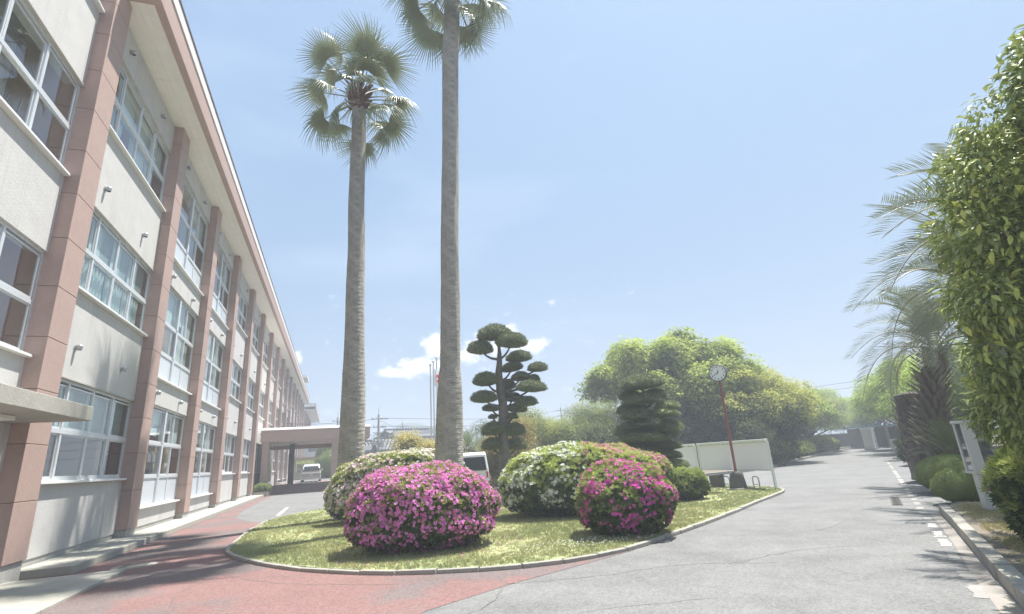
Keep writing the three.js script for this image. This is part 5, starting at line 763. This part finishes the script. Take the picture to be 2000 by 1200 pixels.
[[[39.5, 0, -38.6], 4.2, 4.0, 'cherry tree with wide flat crown left of the far road end'], [[47.5, 0, -44.8], 4.4, 4.3, 'cherry tree beyond the first one, over the left verge of the far road'], [[57, 0, -51], 4.8, 4.3, 'cherry tree spreading over the far end of the road'], [[43.5, 0, -26.0], 4.6, 4.3, 'cherry tree on the right verge, tallest of the roadside cherries'], [[52.5, 0, -33.6], 4.8, 4.2, 'cherry tree on the right verge leaning over the white booth'], [[35.5, 0, -20.0], 3.6, 3.7, 'cherry tree behind the leaning jelly palm'], [[30.5, 0, -14.5], 3.4, 3.3, 'cherry tree right of the leaning jelly palm, nearest of the row'], [[72, 0, -54], 5.5, 4.6, 'cherry tree beyond the grey wall at the road end'], [[64, 0, -43], 5, 4.6, 'farthest cherry tree closing the road view']].forEach(([p, R, y, l], i) => tree('cherry_tree', l, 'tree', p, { sd: 20 + i, h: 6, r: 0.24, fork: 1.7, lean: [0.3 * Math.sin(i), 0.3], bark: cherryBark, lobes: ch(i + 3, R, 24, y), density: 4.6, c0: [0.210, 0.280, 0.079], c1: [0.484, 0.598, 0.126], leaf: clCherry, twigs: 2, gap: 0.8, gapT: 0.3 }, 'cherry trees along the far road'));
// background pines and shrubs left of the tiered tree
tree('garden_pine', 'spreading light green garden pine right of the cloud tree', 'tree', [12.8, 0, -33.5], { sd: 31, h: 4, r: 0.2, fork: 1.4, lobes: ch(41, 2.6, 16, 2.0), density: 5, c0: [0.123, 0.158, 0.061], c1: [0.456, 0.484, 0.115], leaf: clFine });
tree('garden_tree', 'loose dull green tree left of the tiered clipped tree', 'tree', [17.4, 0, -34.0], { sd: 32, h: 5, r: 0.22, fork: 1.5, lobes: ch(42, 3.2, 20, 2.3), density: 5, c0: [0.140, 0.175, 0.079], c1: [0.399, 0.456, 0.136], leaf: clFine });
tree('garden_tree', 'dark low tree behind the cloud tree trunk', 'tree', [9.6, 0, -32.0], { sd: 33, h: 3, r: 0.18, fork: 1, lobes: ch(43, 2.4, 12, 1.4), density: 5, c0: [0.070, 0.105, 0.052], c1: [0.199, 0.242, 0.073], leaf: clFine });
tree('maple_tree', 'small yellow brown tinted maple left of the taller palm trunk', 'tree', [4.7, 0, -31.5], { sd: 34, h: 3, r: 0.12, fork: 1, lobes: ch(44, 1.5, 12, 1.7).map(l => ({ ...l, r: l.r.map(v => v * 0.55) })), density: 9, c0: [0.228, 0.210, 0.088], c1: [0.598, 0.513, 0.168], leaf: clFine });
tree('maple_tree', 'reddish leaved low maple at the foot of the cloud tree', 'tree', [8.9, 0, -26.5], { sd: 35, h: 2, r: 0.1, fork: 0.8, lobes: ch(45, 1.1, 10, 1.0).map(l => ({ ...l, r: l.r.map(v => v * 0.5) })), density: 10, c0: [0.210, 0.175, 0.088], c1: [0.484, 0.385, 0.147], leaf: clFine });
// row of dark hedge trees filling behind the boards and the garden
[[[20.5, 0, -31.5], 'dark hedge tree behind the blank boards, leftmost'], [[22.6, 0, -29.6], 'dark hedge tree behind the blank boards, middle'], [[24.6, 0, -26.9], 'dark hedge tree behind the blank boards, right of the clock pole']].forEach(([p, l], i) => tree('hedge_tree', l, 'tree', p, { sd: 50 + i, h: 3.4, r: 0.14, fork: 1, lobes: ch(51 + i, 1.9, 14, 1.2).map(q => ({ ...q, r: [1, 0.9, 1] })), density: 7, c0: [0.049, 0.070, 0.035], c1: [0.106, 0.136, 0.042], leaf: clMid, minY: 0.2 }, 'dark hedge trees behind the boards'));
const hedgeS = { c0: [0.105, 0.140, 0.052], c1: [0.456, 0.513, 0.105], leafScale: 2.4, leafDensity: 190, leaf: rosetteB, core: 0.2 };
[[[25.6, 0.1, -27.0], [2.4, 1.0], 1.25, 'clipped roadside hedge nearest the blank boards'], [[29.6, 0.1, -29.6], [2.4, 1.1], 1.5, 'clipped roadside hedge, second along the far kerb'], [[33.6, 0.1, -32.4], [2.5, 1.1], 1.45, 'clipped roadside hedge, third along the far kerb'], [[38.4, 0.1, -35.4], [2.6, 1.1], 1.2, 'clipped roadside hedge, fourth along the far kerb'], [[47.8, 0.1, -41.0], [2.4, 1.3], 1.5, 'bright clipped mound at the far end of the left kerb']].forEach(([p, r, h, l], i) => shrub('roadside_hedge', l, 'hedge', p, 0.62, { ...hedgeS, sd: 60 + i, r, h, cy: h * 0.42 }, 'clipped hedges along the far kerb'));
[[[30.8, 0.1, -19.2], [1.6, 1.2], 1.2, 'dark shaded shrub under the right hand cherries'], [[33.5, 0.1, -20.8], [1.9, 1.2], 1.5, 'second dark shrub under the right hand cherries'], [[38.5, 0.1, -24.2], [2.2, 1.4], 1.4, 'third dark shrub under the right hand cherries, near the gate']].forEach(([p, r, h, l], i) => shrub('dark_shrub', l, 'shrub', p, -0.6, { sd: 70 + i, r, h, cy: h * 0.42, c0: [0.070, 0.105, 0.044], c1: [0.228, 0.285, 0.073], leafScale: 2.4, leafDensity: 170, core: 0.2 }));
[['rounded topiary bush seen under the portico behind the car, lower', [0.6, 0.5, -66], [2.6, 2.0, 2.2]], ['rounded topiary bush seen under the portico, taller one behind', [0.2, 0.5, -72], [2.6, 3.2, 2.4]]].forEach(([l, p, r], i) => roundBush(l, p, r, mPadL, i, 'topiary bushes beyond the portico'));
shrub('roadside_hedge', 'pale green hedge far beyond the portico', 'hedge', [-3, 0.5, -90], 0, { ...hedgeS, sd: 80, r: [4, 1.2], h: 2.4, cy: 1.0 });
// far road end: grey wall, white booth, gate
{ const t = thing('boundary_wall', 'long grey wall at the far end of the road', 'wall', [72, 0, -55], -0.5); for (let i = 0; i < 8; i++) part(t, 'wall_panel', box(3.0, 1.8, 0.25, -12 + i * 3.02, 0.9, 0, 0.02), M.darkstone); part(t, 'coping', box(24.4, 0.12, 0.4, -1.4, 1.87, 0), M.kerb); }
{ const t = thing('gate_booth', 'narrow white booth with a small door at the far road end', 'booth', [53.5, 0, -40.2], 0.4); part(t, 'booth_wall', box(1.2, 2.1, 0.9, 0, 1.05, 0, 0.02), M.whitepaint); part(t, 'roof', box(1.36, 0.1, 1.06, 0, 2.15, 0, 0.02), M.whitepaint); const d = part(t, 'door', box(0.5, 1.2, 0.05, 0.3, 0.75, 0.46), M.steel); part(d, 'handle', box(0.04, 0.12, 0.04, 0.12, 0.8, 0.5), M.black); part(t, 'plinth', box(1.3, 0.08, 1, 0, 0.04, 0), M.darkstone); }
{ const t = thing('road_barrier', 'pale low barrier frame right of the white booth', 'barrier', [47.5, 0, -32.4], -0.75); part(t, 'rail', merge([box(2.4, 0.16, 0.12, 0, 0.95, 0), box(2.4, 0.1, 0.1, 0, 0.55, 0)]), M.whitepaint); for (const x of [-1.1, 1.1]) part(t, 'leg', box(0.1, 1.0, 0.5, x, 0.5, 0), M.whitepaint); }
{ const t = thing('blue_roof_shed', 'low shed with pale blue roof beyond the booth', 'shed', [63, 0, -45.2], -0.5); part(t, 'wall', box(7, 2.3, 3, 0, 1.15, 0), M.darkstone); part(t, 'roof', box(7.6, 0.18, 3.8, 0, 2.45, 0), std([0.2, 0.42, 0.5])); }
// the planter's plant
shrub('planter_shrub', 'small leafy shrub growing in the planter by the portico', 'shrub', [-4.65, 0.26, -41.6], 0, { sd: 90, r: [0.5, 0.9], h: 0.55, cy: 0.2, c0: [0.105, 0.140, 0.052], c1: [0.356, 0.427, 0.126], leafScale: 2, leafDensity: 260 });

scene.traverse(o => { if (o.isMesh) { o.castShadow = true; o.receiveShadow = true; } });
renderer.render(scene, camera);
